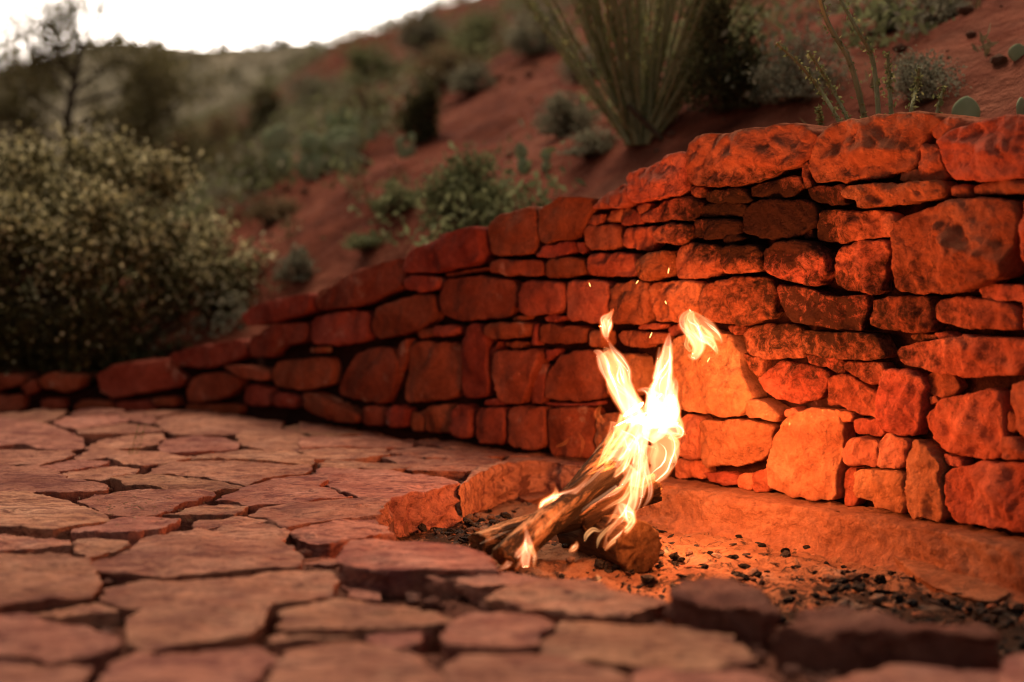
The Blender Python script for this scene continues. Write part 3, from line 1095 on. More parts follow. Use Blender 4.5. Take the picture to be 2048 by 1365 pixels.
# ------------------------------------------------------------------ charcoal
def lump_mesh(name, mat, seed, subdiv=2, sq=(1, 0.8, 0.6)):
    import bmesh
    bm = bmesh.new()
    bmesh.ops.create_icosphere(bm, subdivisions=subdiv, radius=1.0)
    P = np.array([v.co[:] for v in bm.verts])
    d = 1 + 0.45 * fbm(P * 1.1 + seed * 7.7, 2) + 0.22 * np.round(2.2 * fbm(P * 2.2 + seed * 3.1, 2)) / 2.2
    P = P * d[:, None] * np.array(sq)
    P[:, 2] -= P[:, 2].min()
    for v, p in zip(bm.verts, P):
        v.co = p
    me = bpy.data.meshes.new(name)
    bm.to_mesh(me); bm.free()
    me.materials.append(mat)
    return me

def char_mat():
    m, nt, b, out = new_mat('charcoal')
    v, rnd = coords(nt)
    c = ramp(nt, noise(nt, v, 1.6, 6, 0.7), [(0.35, (0.012, 0.010, 0.009)), (0.6, (0.035, 0.028, 0.024)), (0.78, (0.16, 0.13, 0.11))])
    nt.links.new(c, b.inputs['Base Color'])
    b.inputs['Roughness'].default_value = 0.6
    bm = nd(nt, 'ShaderNodeBump', {'Height': noise(nt, v, 4, 6, 0.7), 'Strength': 0.8, 'Distance': 0.2})
    nt.links.new(bm.outputs[0], b.inputs['Normal'])
    return m
M_CHAR = char_mat()
lumps = [lump_mesh('charcoal_lump', M_CHAR, k, 2, (1, random.uniform(.45, .9), random.uniform(.3, .65))) for k in range(7)]
chunk_px = [(300, 628, 24), (765, 610, 28), (735, 690, 36), (620, 665, 24), (850, 705, 44), (945, 668, 20), (965, 708, 38), (590, 770, 44), (645, 800, 52),
            (480, 738, 40), (300, 770, 56), (450, 818, 44), (910, 803, 34), (1055, 765, 20), (1140, 782, 30), (1225, 715, 44), (1385, 798, 38), (1330, 752, 24),
            (1000, 830, 30), (760, 820, 26), (1250, 860, 30), (1130, 900, 36), (880, 920, 40), (1000, 940, 36), (1400, 930, 40), (1560, 960, 40), (1700, 940, 34), (1820, 960, 40), (1950, 1010, 46), (2010, 960, 40)]
def place_lump(me, x, y, r, name, label, cat, group):
    z = float(ash_z(np.array([x]), np.array([y]))[0]) - r * 0.12
    o = obj(name, me, (x, y, z))
    o.scale = (r, r, r)
    o.rotation_euler = (0, 0, random.uniform(0, 6.3))
    tag(o, label, cat, group)
    return o
for k, (a, b, wpx) in enumerate(chunk_px):
    q = zp(7, [(a, b)])[0]
    p = on_z(q[0], q[1], PIT_Z)
    r = wpx / 2.4817 / FPX * p[1] * 0.72
    big = 'large' if wpx > 39 else 'small'
    if k == 0: lab = 'single flat black charcoal flake on clean red floor right of the round log'
    elif b < 700 and a < 800: lab = big + ' charcoal lump on the bare orange floor near the footing'
    elif b < 730 and a < 1100: lab = big + ' charcoal piece in the clump at the middle of the pit'
    elif a < 800: lab = big + ' charcoal lump in front of the cut end of the round log'
    elif b < 830: lab = big + ' charcoal piece beside the flat red slab'
    elif a < 1300: lab = big + ' charcoal piece in the dark ash behind the lumpy rim stone'
    else: lab = big + ' charcoal piece in the dark ash behind the long rim block at right'
    place_lump(lumps[k % 7], p[0], p[1], r, 'charcoal_chunk', lab, 'charcoal', 'charcoal, ' + lab)
for k, (a, b, wpx) in enumerate([(520, 610, 34), (560, 640, 26), (640, 600, 30), (700, 620, 34), (760, 640, 26), (820, 610, 30), (900, 580, 40), (960, 590, 34), (1000, 470, 34), (860, 545, 26), (940, 520, 30), (1060, 520, 26), (740, 520, 34), (1120, 480, 30)]):
    q = zp(6, [(a, b)])[0]
    p = on_z(q[0], q[1], PIT_Z)
    r = wpx / 2.4817 / FPX * p[1] * 0.55
    place_lump(lumps[(k + 3) % 7], p[0], p[1], r, 'charcoal_chunk', 'small dark cinder in the pit left of the burning logs', 'charcoal', 'cinders left of the logs')
# uncountable small bits: flakes, crumbs and splinters
bits = B()
base = []
for k in range(8):
    P = np.array([v.co[:] for v in lump_mesh('bit', M_CHAR, 40 + k, 1).vertices])
    base.append(P * np.array([1.0, (0.9, 0.45, 0.7, 0.3)[k % 4], (0.8, 0.5, 0.25, 0.4)[k % 4]]))
bf = [tuple(p.vertices) for p in lump_mesh('bit', M_CHAR, 40, 1).polygons]
bb = random.Random(3)
cnt = 0
while cnt < 4200:
    x, y = bb.uniform(-0.3, 1.5), bb.uniform(2.4, 4.1)
    if not inside(np.array([x]), np.array([y]), PIT)[0]: continue
    d, _ = wall_signed(np.array([x]), np.array([y]))
    if d[0] > -0.14: continue
    dens = 0.04 + 0.96 * float(np.clip(fbm(np.array([[x * 5, y * 5, 1.0]]), 3)[0] * 2.4 + 0.30, 0, 1))
    if y > 3.2 and x > 0.40: dens *= 0.25
    elif y < 2.95: dens = max(dens, 0.55)
    if bb.random() > dens: continue
    r = 0.0018 + 0.021 * bb.random() ** 4.0
    P = base[cnt % 8] * r
    a, t_ = bb.uniform(0, 6.3), bb.gauss(0, 0.35)
    P = np.c_[P[:, 0] * math.cos(t_) - P[:, 2] * math.sin(t_), P[:, 1], P[:, 0] * math.sin(t_) + P[:, 2] * math.cos(t_)]
    ca, sa = math.cos(a), math.sin(a)
    P = np.c_[P[:, 0] * ca - P[:, 1] * sa, P[:, 0] * sa + P[:, 1] * ca, P[:, 2]]
    u = bb.random()
    bits.add(P + np.array([x, y, float(ash_z(np.array([x]), np.array([y]))[0]) - 0.001]), bf, 0 if u < 0.62 else (1 if u < 0.68 else 2))
    cnt += 1
M_CRUMB = rock_mat('ash_crumb', [(0.10, 0.05, 0.03), (0.20, 0.11, 0.07), (0.34, 0.24, 0.17)], bump=0.02)
o = obj('cinder_litter', bits.mesh('cinder_litter', [M_CHAR, M_LEDGE, M_CRUMB], False))
tag(o, 'fine litter of cinders and gravel strewn over the pit floor', 'cinders', kind='stuff')

# ------------------------------------------------------------------ firewood
def wood_mats():
    m, nt, b, out = new_mat('split_wood')
    v, rnd = coords(nt)
    gv = scaled(nt, v, (3, 38, 38))
    g = noise(nt, gv, 1.0, 7, 0.7, 0.4)
    c = ramp(nt, g, [(0.3, (0.16, 0.06, 0.025)), (0.5, (0.38, 0.19, 0.09)), (0.7, (0.52, 0.30, 0.16))])
    ch = noise(nt, scaled(nt, v, (5, 14, 14)), 1.0, 6, 0.7, 0.6)
    c = mix(nt, ramp(nt, ch, [(0.40, 0.0), (0.50, 0.95)]), c, (0.013, 0.010, 0.008))
    nt.links.new(c, b.inputs['Base Color'])
    bm = nd(nt, 'ShaderNodeBump', {'Height': g, 'Strength': 1.0, 'Distance': 0.012})
    nt.links.new(bm.outputs[0], b.inputs['Normal'])
    return m
M_WOOD = wood_mats()
M_BARK = bark_mat('charred_bark', [(0.02, 0.013, 0.01), (0.14, 0.065, 0.03)], (8, 40, 40))
def end_mat():
    m, nt, b, out = new_mat('log_end_grain')
    v, _ = coords(nt)
    c = ramp(nt, noise(nt, v, 30, 7, 0.7), [(0.3, (0.04, 0.02, 0.012)), (0.55, (0.17, 0.075, 0.03)), (0.75, (0.30, 0.15, 0.07))])
    nt.links.new(c, b.inputs['Base Color'])
    bm = nd(nt, 'ShaderNodeBump', {'Height': noise(nt, v, 50, 6, 0.75), 'Strength': 1.0, 'Distance': 0.012})
    nt.links.new(bm.outputs[0], b.inputs['Normal'])
    return m
M_END = end_mat()

def log(name, A, Bp, sect, label, seed, mat, taper=0.9, roll=0.0, lump=1.0):
    """sect: outline of the cross section (radius units, metres)"""
    A, Bp = np.array(A, float), np.array(Bp, float)
    L = np.linalg.norm(Bp - A)
    ax = (Bp - A) / L
    side = np.cross(ax, [0, 0, 1]); side /= np.linalg.norm(side)
    up = np.cross(side, ax)
    Q = smooth_outline(np.array(sect), 48, 2)
    ca, sa = math.cos(roll), math.sin(roll)
    Q = np.c_[Q[:, 0] * ca - Q[:, 1] * sa, Q[:, 0] * sa + Q[:, 1] * ca]
    K = 56
    rows = []
    for i in range(K):
        t = i / (K - 1)
        x = t * L
        k = 1 - (1 - taper) * t
        P = np.c_[np.full(48, x), Q * k]
        n1 = fbm(np.c_[P[:, 0] * 5 + seed, Q * 55], 3)
        k2 = 1 + 0.20 * lump * n1 + 0.14 * lump * (ridged(np.c_[P[:, 0] * 4 + seed, Q * 110], 3) - 0.2)
        bend = 0.012 * math.sin(t * 3 + seed)
        rows.append(np.c_[P[:, 0] + 0.008 * fbm(np.c_[Q * 60, np.full(48, seed + 9.0 * (i == 0))], 2) * (i in (0, K - 1)), Q[:, 0] * k * k2 + bend, Q[:, 1] * k * k2])
    V = np.concatenate(rows)
    F, mi = [], []
    for i in range(K - 1):
        for j in range(48):
            k = (j + 1) % 48
            F.append((i * 48 + j, i * 48 + k, (i + 1) * 48 + k, (i + 1) * 48 + j)); mi.append(0)
    # rough end faces
    nv = len(V)
    ext = []
    for e_, i in ((0, 0), (1, K - 1)):
        ring = V[i * 48:(i + 1) * 48]
        c = ring.mean(0)
        prev = list(range(i * 48, (i + 1) * 48))
        for r in (0.93, 0.78, 0.6, 0.4, 0.2):
            R_ = c + (ring - c) * r
            R_ = c + (R_ - c) * (1 + 0.25 * (1 - r) * fbm(np.c_[ring[:, 1:] * 40, np.full(48, r * 3 + seed)], 2))[:, None]
            R_[:, 0] += (0.007 * fbm(np.c_[R_[:, 1:] * 45, np.full(48, seed + e_)], 4)) + (0.003 if e_ else -0.003)
            ids = list(range(nv + len(ext) * 1, nv + len(ext) + 48))
            ext += [tuple(q) for q in R_]
            for j in range(48):
                k = (j + 1) % 48
                f = (prev[j], prev[k], ids[k], ids[j])
                F.append(f if e_ else f[::-1]); mi.append(1)
            prev = ids
        ext.append(tuple(c)); ci = nv + len(ext) - 1
        for j in range(48):
            k = (j + 1) % 48
            F.append((prev[j], prev[k], ci) if e_ else (prev[k], prev[j], ci)); mi.append(1)
    V = np.vstack([V, np.array(ext)])
    me = make_mesh(name, V, F, [mat, M_END], True, mi)
    o = obj(name, me, A)
    from mathutils import Matrix
    o.rotation_euler = Matrix((ax, side, up)).transposed().to_euler()
    tag(o, label, 'log', 'logs of the camp fire')
    return o

wedge = lambda w, h: [(-w, -h), (w * 0.8, -h * 0.9), (w, 0.2 * h), (w * 0.35, h), (-w * 0.7, h * 0.85), (-w * 1.05, 0)]
rnd_ = lambda r: [(r * math.cos(a), r * math.sin(a)) for a in np.linspace(0, 2 * math.pi, 12, endpoint=False)]
def pz(px, py, y):
    return on_y(px, py, y)
log('firewood_log', pz(1012, 1118, 3.05), pz(1262, 905, 3.36), wedge(0.033, 0.027), 'split log leaning up to the right in front, burning along its top', 1, M_WOOD, 0.95, 0.5)
log('firewood_log', pz(962, 1088, 3.22), pz(1300, 975, 3.46), wedge(0.034, 0.027), 'pale split log lying low behind the front log, its left end nearest the paving', 2, M_WOOD, 1.0, 0.1)
log('firewood_log', pz(1278, 1096, 3.20), pz(1150, 1062, 3.46), rnd_(0.062), 'short thick round log at the right of the fire, cut end facing out', 3, M_BARK, 0.92, 0.0, 0.35)
log('firewood_log', pz(1120, 1010, 3.30), pz(1245, 868, 3.44), wedge(0.026, 0.024), 'thin split log leaning behind the others, mostly wrapped in flame', 4, M_WOOD, 0.9, 1.0)
log('firewood_log', pz(1160, 1040, 3.34), pz(1312, 968, 3.40), wedge(0.028, 0.024), 'blackened log whose charred end shows right of the flames', 5, M_BARK, 0.95, 0.4)

# ------------------------------------------------------------------ flames
def flame_mat(name, col, strength):
    m = bpy.data.materials.new(name)
    m.use_nodes = True
    nt = m.node_tree
    nt.nodes.clear()
    out = nt.nodes.new('ShaderNodeOutputMaterial')
    e = nd(nt, 'ShaderNodeEmission', {'Color': (*col, 1), 'Strength': strength * FIRE_GAIN})
    nt.links.new(e.outputs[0], out.inputs['Volume'])
    return m
F_HOT = flame_mat('flame_hot', (1.0, 0.48, 0.25), 78)
F_FIL = flame_mat('flame_filament', (1.0, 0.58, 0.34), 520)
F_MID = flame_mat('flame_mid', (1.0, 0.42, 0.15), 120)
F_SHEET = flame_mat('flame_sheet', (1.0, 0.42, 0.17), 58)
F_HALO = flame_mat('flame_halo', (1.0, 0.14, 0.02), 26)
F_DIM = flame_mat('flame_dim', (1.0, 0.17, 0.03), 30)

def tongue(parent, pts, y0, mat, flat=0.5, seed=0, y1=None, reg='F', name='tongue', wob=0.25, shell=0.55, fil=2):
    a, b, s = ZR[reg]
    P, R = [], []
    m = len(pts)
    for i, (x, y, h) in enumerate(pts):
        yy = y0 if y1 is None else y0 + (y1 - y0) * i / (m - 1)
        P.append(on_y(a + x / s, b + y / s, yy))
        R.append(h / s / FPX * yy)
    K = max(20, 8 * m)
    P = catmull(P, K)
    R = np.maximum(catmull(np.c_[R, R], K)[:, 0], 0.0004)
    P = P + np.stack([0.10 * R * fbm(np.c_[P[:, 2] * 30, np.full(K, seed), np.full(K, 1.)], 2),
                      0.9 * R * fbm(np.c_[P[:, 2] * 16, np.full(K, seed), np.full(K, 2.)], 2), np.zeros(K)], 1)
    T = np.gradient(P, axis=0); T /= np.linalg.norm(T, axis=1)[:, None] + 1e-9
    A = np.cross(T, [0, 1, 0]); A /= np.linalg.norm(A, axis=1)[:, None] + 1e-9
    C = np.cross(T, A)
    M = 20
    an = np.linspace(0, 2 * math.pi, M, endpoint=False)
    V, F = [], []
    for lay, kk in ((0, 1.0), (1, shell)):
        for i in range(K):
            wv = 1 + wob * fbm(np.c_[np.cos(an) * 1.3, np.sin(an) * 1.3, np.full(M, P[i, 2] * 22 + seed * 5)], 3)
            V.append(P[i] + (R[i] * kk * wv * np.cos(an))[:, None] * A[i] + (R[i] * kk * flat * wv * np.sin(an))[:, None] * C[i])
        o_ = lay * K * M
        a0 = 0 if lay == 0 else 1
        a1 = K - 1 if lay == 0 else K - 2
        for i in range(a0, a1):
            for j in range(M):
                k = (j + 1) % M
                f = (o_ + i * M + j, o_ + i * M + k, o_ + (i + 1) * M + k, o_ + (i + 1) * M + j)
                F.append(f if lay == 0 else f[::-1])
        e0 = tuple(o_ + a0 * M + j for j in range(M)); e1 = tuple(o_ + a1 * M + j for j in range(M))
        F.append(e0[::-1] if lay == 0 else e0); F.append(e1 if lay == 0 else e1[::-1])
    V = np.concatenate(V)
    c = P.mean(0)
    me = make_mesh(name, V - c, F, mat)
    o = obj(name, me, c, parent)
    # thin red fringe of cooler gas round the tongue
    if fil and R.max() > 0.006:
        Vh = []
        for i in range(K):
            wv = 1 + wob * fbm(np.c_[np.cos(an) * 1.3, np.sin(an) * 1.3, np.full(M, P[i, 2] * 22 + seed * 5)], 3)
            rh = R[i] * wv + 0.0032
            Vh.append(P[i] + (rh * np.cos(an))[:, None] * A[i] + (rh * flat * np.sin(an))[:, None] * C[i])
        Fh = [f for f in F if max(f) < K * M]
        q_ = obj('fringe', make_mesh('fringe', np.concatenate(Vh) - c, Fh, F_HALO)); q_.parent = o
    # bright filaments where the sheet folds
    if fil and R.max() > 0.006:
        rr = np.random.default_rng(int(seed * 31) + 3)
        for q in range(fil):
            ph, tw = rr.uniform(0, 6.3), rr.uniform(-2.2, 2.2)
            t = np.linspace(0, 1, K)
            th = ph + tw * t + 0.7 * np.sin(t * 7 + ph)
            i0 = int(rr.uniform(0, 0.35) * K); i1 = int(rr.uniform(0.65, 1.0) * K)
            FP = P + (R * 0.72 * np.cos(th))[:, None] * A + (R * 0.72 * flat * np.sin(th))[:, None] * C
            FR = np.clip(R * rr.uniform(0.05, 0.13), 0.0004, 0.0022) * np.sin(np.pi * np.clip((np.arange(K) - i0 + 0.5) / (i1 - i0), 0.02, 0.98))
            bb_ = B(); bb_.tube(FP[i0:i1] - c, FR[i0:i1], 6)
            q_ = obj('filament', bb_.mesh('filament', F_FIL)); q_.parent = o
    return o

fire_base = np.array([0.22, 3.34, PIT_Z + 0.02])
fire = empty('campfire_flame', fire_base)
tag(fire, 'tall bright yellow and white flames forking upward from the burning logs', 'fire')
H, Mi, Sh, Di = F_HOT, F_MID, F_SHEET, F_DIM
T_ = [
 # left horn, two strands round a gap
 ([(860,560,44),(800,455,36),(748,400,25),(715,340,19),(697,285,24),(680,245,16),(654,232,3)], 3.34, H),
 ([(860,560,40),(825,440,25),(806,375,22),(800,315,20),(764,262,19),(738,222,10),(719,183,2)], 3.36, H),
 ([(830,500,58),(770,400,50),(745,310,44),(700,240,22)], 3.35, Sh),
 ([(850,540,54),(800,440,46),(770,360,44),(748,290,40),(715,235,20),(700,215,3)], 3.345, Sh),
 # right horn
 ([(960,560,80),(965,460,72),(968,380,52),(978,300,36),(992,210,14)], 3.38, Sh),
 ([(960,580,70),(962,490,72),(950,430,58),(958,380,46),(972,320,40),(985,260,31),(991,200,17),(998,152,2)], 3.37, H),
 ([(940,450,36),(895,412,15),(852,411,3)], 3.35, H),
 ([(1000,480,34),(1022,410,18),(1026,372,9),(1014,345,2)], 3.38, H),
 ([(945,360,25),(950,285,13),(953,215,2)], 3.36, H),
 # the ball where both horns meet, bulge at right
 ([(900,640,30),(930,590,58),(945,540,66),(930,480,40),(900,440,8)], 3.36, H),
 ([(970,560,48),(1020,585,34),(1052,602,19),(1070,612,4)], 3.36, H),
 ([(1000,500,30),(1040,560,20),(1050,610,16),(1020,625,8),(980,622,3)], 3.35, Mi),
 # pale sheet at right
 ([(940,600,44),(975,660,66),(968,720,62),(960,770,50),(915,825,26),(872,880,4)], 3.39, Sh),
 ([(1000,620,14),(1040,652,7),(1022,690,6),(1028,735,6),(1000,775,6),(950,808,4)], 3.39, Mi),
 # streams
 ([(900,540,44),(872,640,30),(852,740,27),(842,840,24),(832,930,19),(812,1000,5)], 3.31, H),
 ([(895,600,20),(880,700,16),(896,780,14),(912,850,11),(906,900,8),(878,945,2)], 3.33, H),
 ([(870,560,44),(825,625,34),(765,705,30),(705,770,24),(640,830,17),(565,880,10),(515,892,2)], 3.30, H),
 ([(800,530,28),(768,600,22),(726,665,16),(692,725,11),(664,785,2)], 3.32, Mi),
 ([(745,555,16),(732,620,17),(702,690,11),(670,770,2)], 3.33, Sh),
 ([(840,640,24),(800,720,18),(770,790,14),(735,840,9),(700,880,2)], 3.29, H),
 ([(810,650,12),(755,760,9),(700,830,7),(640,870,5),(590,905,2)], 3.28, H),
 ([(860,700,16),(815,800,13),(760,870,9),(700,900,6),(640,940,4),(600,975,1)], 3.28, H),
 ([(700,760,8),(640,820,7),(580,870,6),(500,940,5),(450,990,2)], 3.22, H),
 ([(830,760,40),(760,830,34),(690,870,24),(620,900,10)], 3.29, Sh),
 ([(840,870,18),(800,920,28),(745,1010,20),(690,1090,6)], 3.27, Sh),
 ([(780,560,40),(830,640,46),(850,740,40),(840,850,30)], 3.33, Sh),
 ([(880,620,20),(830,690,18),(790,760,15),(720,820,10),(660,850,2)], 3.27, Mi),
 ([(800,600,16),(740,690,14),(690,760,10),(650,805,6),(610,840,2)], 3.29, H),
 ([(850,780,14),(820,850,12),(790,900,10),(740,930,7),(690,960,2)], 3.25, Mi),
 ([(760,850,9),(700,890,8),(650,920,6),(600,960,4),(570,1000,1)], 3.21, H),
 ([(900,660,30),(870,760,30),(860,860,24),(850,940,14),(830,990,3)], 3.30, Sh),
 ([(870,900,10),(880,860,14),(890,800,16),(880,740,14),(868,690,2)], 3.30, H),
 # left flame over the front log
 ([(428,1038,4),(424,985,17),(432,940,28),(462,915,22),(482,880,12),(480,852,2)], 3.19, Mi),
 ([(428,1030,6),(432,960,26),(462,915,24),(520,890,18),(580,862,11),(640,798,2)], 3.20, H),
 # foot of the front log
 ([(345,1215,16),(345,1170,22),(352,1120,24),(350,1070,10),(336,1008,1)], 3.05, H),
 ([(355,1110,14),(310,1160,15),(262,1205,12),(220,1232,2)], 3.04, H),
 ([(345,1130,9),(330,1180,8),(300,1222,2)], 3.03, H),
 ([(365,1120,13),(384,1170,9),(380,1220,2)], 3.04, Mi),
 # over the round log
 ([(835,1060,6),(820,1000,24),(805,965,32),(782,940,20),(768,928,2)], 3.20, H),
 ([(700,1130,4),(730,1060,15),(775,1010,22),(815,965,22),(835,900,17),(850,840,6)], 3.22, Sh),
 ([(705,1140,3),(735,1105,11),(790,1060,14),(830,1010,15),(838,960,6)], 3.18, Mi),
 ([(612,1100,3),(622,1070,11),(650,1045,11),(680,1052,5),(700,1040,1)], 3.25, Mi),
 ([(668,1130,2),(680,1085,9),(720,1040,8),(760,1010,3)], 3.19, Mi),
 # small licks
 ([(540,1146,3),(560,1134,12),(574,1118,10),(577,1098,1)], 3.22, Mi),
 ([(985,1152,9),(985,1140,11),(994,1125,1)], 3.16, Mi),
 ([(680,1290,2),(677,1268,9),(664,1242,1)], 3.02, Mi),
 ([(195,1046,3),(208,1032,6),(217,1018,1)], 3.25, Mi),
 ([(136,1110,3),(190,1085,5),(240,1062,5),(284,1046,1)], 3.20, H),
 ([(905,815,4),(925,808,10),(938,792,4),(932,780,1)], 3.34, H),
 # faint red wisps
 ([(482,668,5),(520,652,9),(548,622,2)], 3.36, Di),
 ([(590,720,3),(605,650,8),(580,600,2)], 3.37, Di),
 ([(700,560,10),(670,520,16),(690,470,2)], 3.37, Di),
]
for k, (pts, y, m) in enumerate(T_):
    tongue(fire, pts, y, m, flat=(0.30 if m is Sh else 0.5), seed=k * 2.3, wob=0.3 if m is not Sh else 0.15, fil=0 if m is Di else (2 if m is Sh else 3), shell=0.60 if m is H else 0.50)
lick = empty('flame_lick', on_y(*zp('F', [(1140, 270)])[0], 3.42))
tag(lick, 'curled scrap of flame torn loose in the air right of the fire', 'flame')
for k, (pts, m) in enumerate([
    ([(1092,48,8),(1060,75,13),(1058,110,15),(1080,145,18),(1115,180,22),(1132,215,22),(1112,258,18),(1082,252,4)], H),
    ([(1100,52,8),(1104,110,17),(1140,165,20),(1180,190,17),(1208,225,11),(1219,250,1)], H),
    ([(1110,60,8),(1165,110,22),(1205,155,22),(1232,185,9),(1238,205,1)], Sh),
    ([(1085,160,10),(1075,205,10),(1095,235,8)], Mi),
    ([(1100,50,12),(1095,100,34),(1115,160,40),(1125,215,34),(1105,262,10)], Sh),
    ([(1130,120,14),(1165,170,26),(1195,200,16),(1218,245,2)], Mi)]):
    tongue(lick, pts, 3.42, m, 0.5, 50 + k * 3.3, wob=0.3)
lick2 = empty('flame_lick', on_y(*zp('F', [(712, 185)])[0], 3.35))
tag(lick2, 'small teardrop of flame floating above the left flame tip', 'flame')
tongue(lick2, [(716,188,2),(708,150,18),(712,115,26),(700,88,16),(728,68,9),(744,42,1)], 3.35, H, 0.5, 71)
tongue(lick2, [(712,170,8),(712,120,27),(725,75,14),(744,45,2)], 3.36, Sh, 0.5, 72)

# light given off by the flames
for k, (x, y, yd, pw, rad) in enumerate([(985, 610, 3.42, 2.2, 0.05), (940, 820, 3.44, 0.7, 0.04), (1130, 150, 3.42, 0.55, 0.035), (985, 330, 3.40, 0.75, 0.035), (740, 660, 3.24, 0.55, 0.05), (880, 930, 3.10, 0.28, 0.03), (350, 1060, 2.96, 0.07, 0.02), (440, 850, 3.06, 0.10, 0.02)]):
    q = zp('F', [(x, y)])[0]
    ld = bpy.data.lights.new('flame_light', 'POINT')
    ld.energy = pw * 5.2 * FIRE_GAIN
    ld.color = (1.0, 0.33, 0.10)
    ld.shadow_soft_size = rad
    lo = bpy.data.objects.new('flame_light', ld)
    COL.objects.link(lo)
    lo.parent = fire
    lo.location = tuple(on_y(q[0], q[1], yd) - fire_base)

# sparks
def spark_mat():
    m, nt, b, out = new_mat('spark')
    b.inputs['Base Color'].default_value = (0, 0, 0, 1)
    b.inputs['Emission Color'].default_value = (1, 0.45, 0.12, 1)
    b.inputs['Emission Strength'].default_value = 3.0 * FIRE_GAIN
    return m
M_SPARK = spark_mat()
for k, (x, y, dx, dy) in enumerate([(1272, 568, 5, -7), (1336, 548, 2, -12), (1178, 566, 3, 8), (1330, 602, 3, 7), (1420, 715, -6, 10), (1430, 690, -4, 9), (1195, 1040, 5, -4), (1304, 665, -5, 12)]):
    bb_ = B()
    yd = 3.38
    A, C = on_y(x, y, yd), on_y(x + dx, y + dy, yd)
    P = np.linspace(A, C, 6)
    bb_.tube(P - A, np.array([0.0003, 0.0009, 0.0012, 0.0012, 0.0008, 0.0003]), 6)
    o = obj('spark', bb_.mesh('spark', M_SPARK), A)
    tag(o, 'tiny orange spark drifting in the air around the flames', 'spark', 'sparks above the fire')

# ------------------------------------------------------------------ plants
def leaves(n, C, size, rng, up=0.3, tone=None, aspect=0.45):
    """n diamond leaves at centres C"""
    a = rng.normal(size=(n, 3)); a[:, 2] += up
    a /= np.linalg.norm(a, axis=1)[:, None]
    b = np.cross(a, rng.normal(size=(n, 3)))
    b /= np.linalg.norm(b, axis=1)[:, None] + 1e-9
    s = (size * rng.uniform(0.6, 1.4, n))[:, None]
    nrm = np.cross(a, b)
    V = np.stack([C - a * s * 0.5, C + b * s * aspect * 0.5 + nrm * s * 0.08, C + a * s * 0.5, C - b * s * aspect * 0.5 + nrm * s * 0.08], 1).reshape(-1, 3)
    F = np.arange(4 * n).reshape(n, 4)
    t = rng.uniform(0, 1, n) if tone is None else tone
    return V, F, np.repeat(t, 4)

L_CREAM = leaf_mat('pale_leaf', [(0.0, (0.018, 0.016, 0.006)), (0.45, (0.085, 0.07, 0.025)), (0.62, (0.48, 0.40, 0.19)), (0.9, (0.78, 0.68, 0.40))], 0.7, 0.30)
L_LIT_TOP = leaf_mat('cream_leaf_lit_top', [(0.55, (0.40, 0.33, 0.14)), (0.75, (0.58, 0.49, 0.24)), (1.0, (0.78, 0.69, 0.42))], 0.7, 0.5)  # cream leaf colour, also painting the light on the bush's top
L_SAGE = leaf_mat('sage_leaf', [(0.0, (0.11, 0.098, 0.060)), (0.5, (0.25, 0.225, 0.145)), (1.0, (0.38, 0.345, 0.235))], 0.7, 0.4)
L_GREEN = leaf_mat('green_leaf', [(0.0, (0.08, 0.085, 0.034)), (0.5, (0.19, 0.20, 0.09)), (1.0, (0.32, 0.32, 0.16))], 0.7, 0.42)
L_DARK = leaf_mat('olive_leaf', [(0.0, (0.03, 0.028, 0.012)), (0.5, (0.085, 0.075, 0.032)), (1.0, (0.16, 0.13, 0.06))], 0.7, 0.4)
L_JUN = leaf_mat('juniper_leaf', [(0.0, (0.07, 0.06, 0.025)), (0.5, (0.17, 0.145, 0.065)), (1.0, (0.30, 0.25, 0.12))], 0.7, 0.5)
L_STRAW = leaf_mat('dry_leaf', [(0.0, (0.10, 0.065, 0.03)), (0.5, (0.22, 0.15, 0.075)), (1.0, (0.36, 0.27, 0.15))])
L_OCO = leaf_mat('cane_leaf', [(0.0, (0.12, 0.13, 0.045)), (0.5, (0.22, 0.22, 0.08)), (1.0, (0.36, 0.30, 0.12))], 0.7, 0.45)
M_STEM = bark_mat('shrub_stem', [(0.05, 0.03, 0.018), (0.13, 0.085, 0.05)])
M_TRUNK = bark_mat('tree_bark', [(0.035, 0.025, 0.018), (0.11, 0.08, 0.055)])
M_CANE = bark_mat('cane_bark', [(0.20, 0.19, 0.09), (0.36, 0.32, 0.17)], (60, 60, 12))

def shrub(name, label, cat, base, wid, hgt, mat, n=2600, leaf=0.02, clumps=34, seed=0, group=None, spread=0.16, droop=0.0, depth=None, low=0.12):
    rng = np.random.default_rng(1000 + seed)
    r = empty(name, base)
    tag(r, label, cat, group)
    depth = wid if depth is None else depth
    # clump centres in the upper shell of an ellipsoid
    d = rng.normal(size=(clumps, 3)); d[:, 2] = np.abs(d[:, 2]) * 0.9 + low
    d /= np.linalg.norm(d, axis=1)[:, None]
    rad = rng.uniform(0.55, 1.0, clumps)[:, None]
    CC = d * rad * np.array([wid / 2, depth / 2, hgt]) * np.array([0.88, 0.88, 0.90])
    per = rng.integers(0, clumps, n)
    sp = spread * np.array([wid, depth, hgt * 1.1])
    C = CC[per] + rng.normal(size=(n, 3)) * sp * 0.5
    C[:, 2] = np.maximum(C[:, 2], 0.01)
    tone = np.clip(rng.normal(0.5, 0.25, n) + rng.normal(0, 0.15, clumps)[per], 0, 1)
    V, F, t = leaves(n, C, leaf, rng, 0.4, tone)
    obj('foliage', make_mesh('foliage', V, F, mat, False, None, t), base, r)
    st = B()
    for k in range(clumps):
        a = rng.normal(size=3) * np.array([0.06, 0.06, 0]) * wid
        mid = CC[k] * 0.5 + np.array([0, 0, -0.04 * hgt]) + rng.normal(size=3) * 0.03 * wid
        st.tube(catmull([a, mid, CC[k]], 5), np.linspace(0.008, 0.002, 5) * (0.5 + wid), 5)
    obj('stems', st.mesh('stems', M_STEM), base, r)
    return r

def px_size(p, px):
    return px / FPX * p[1]

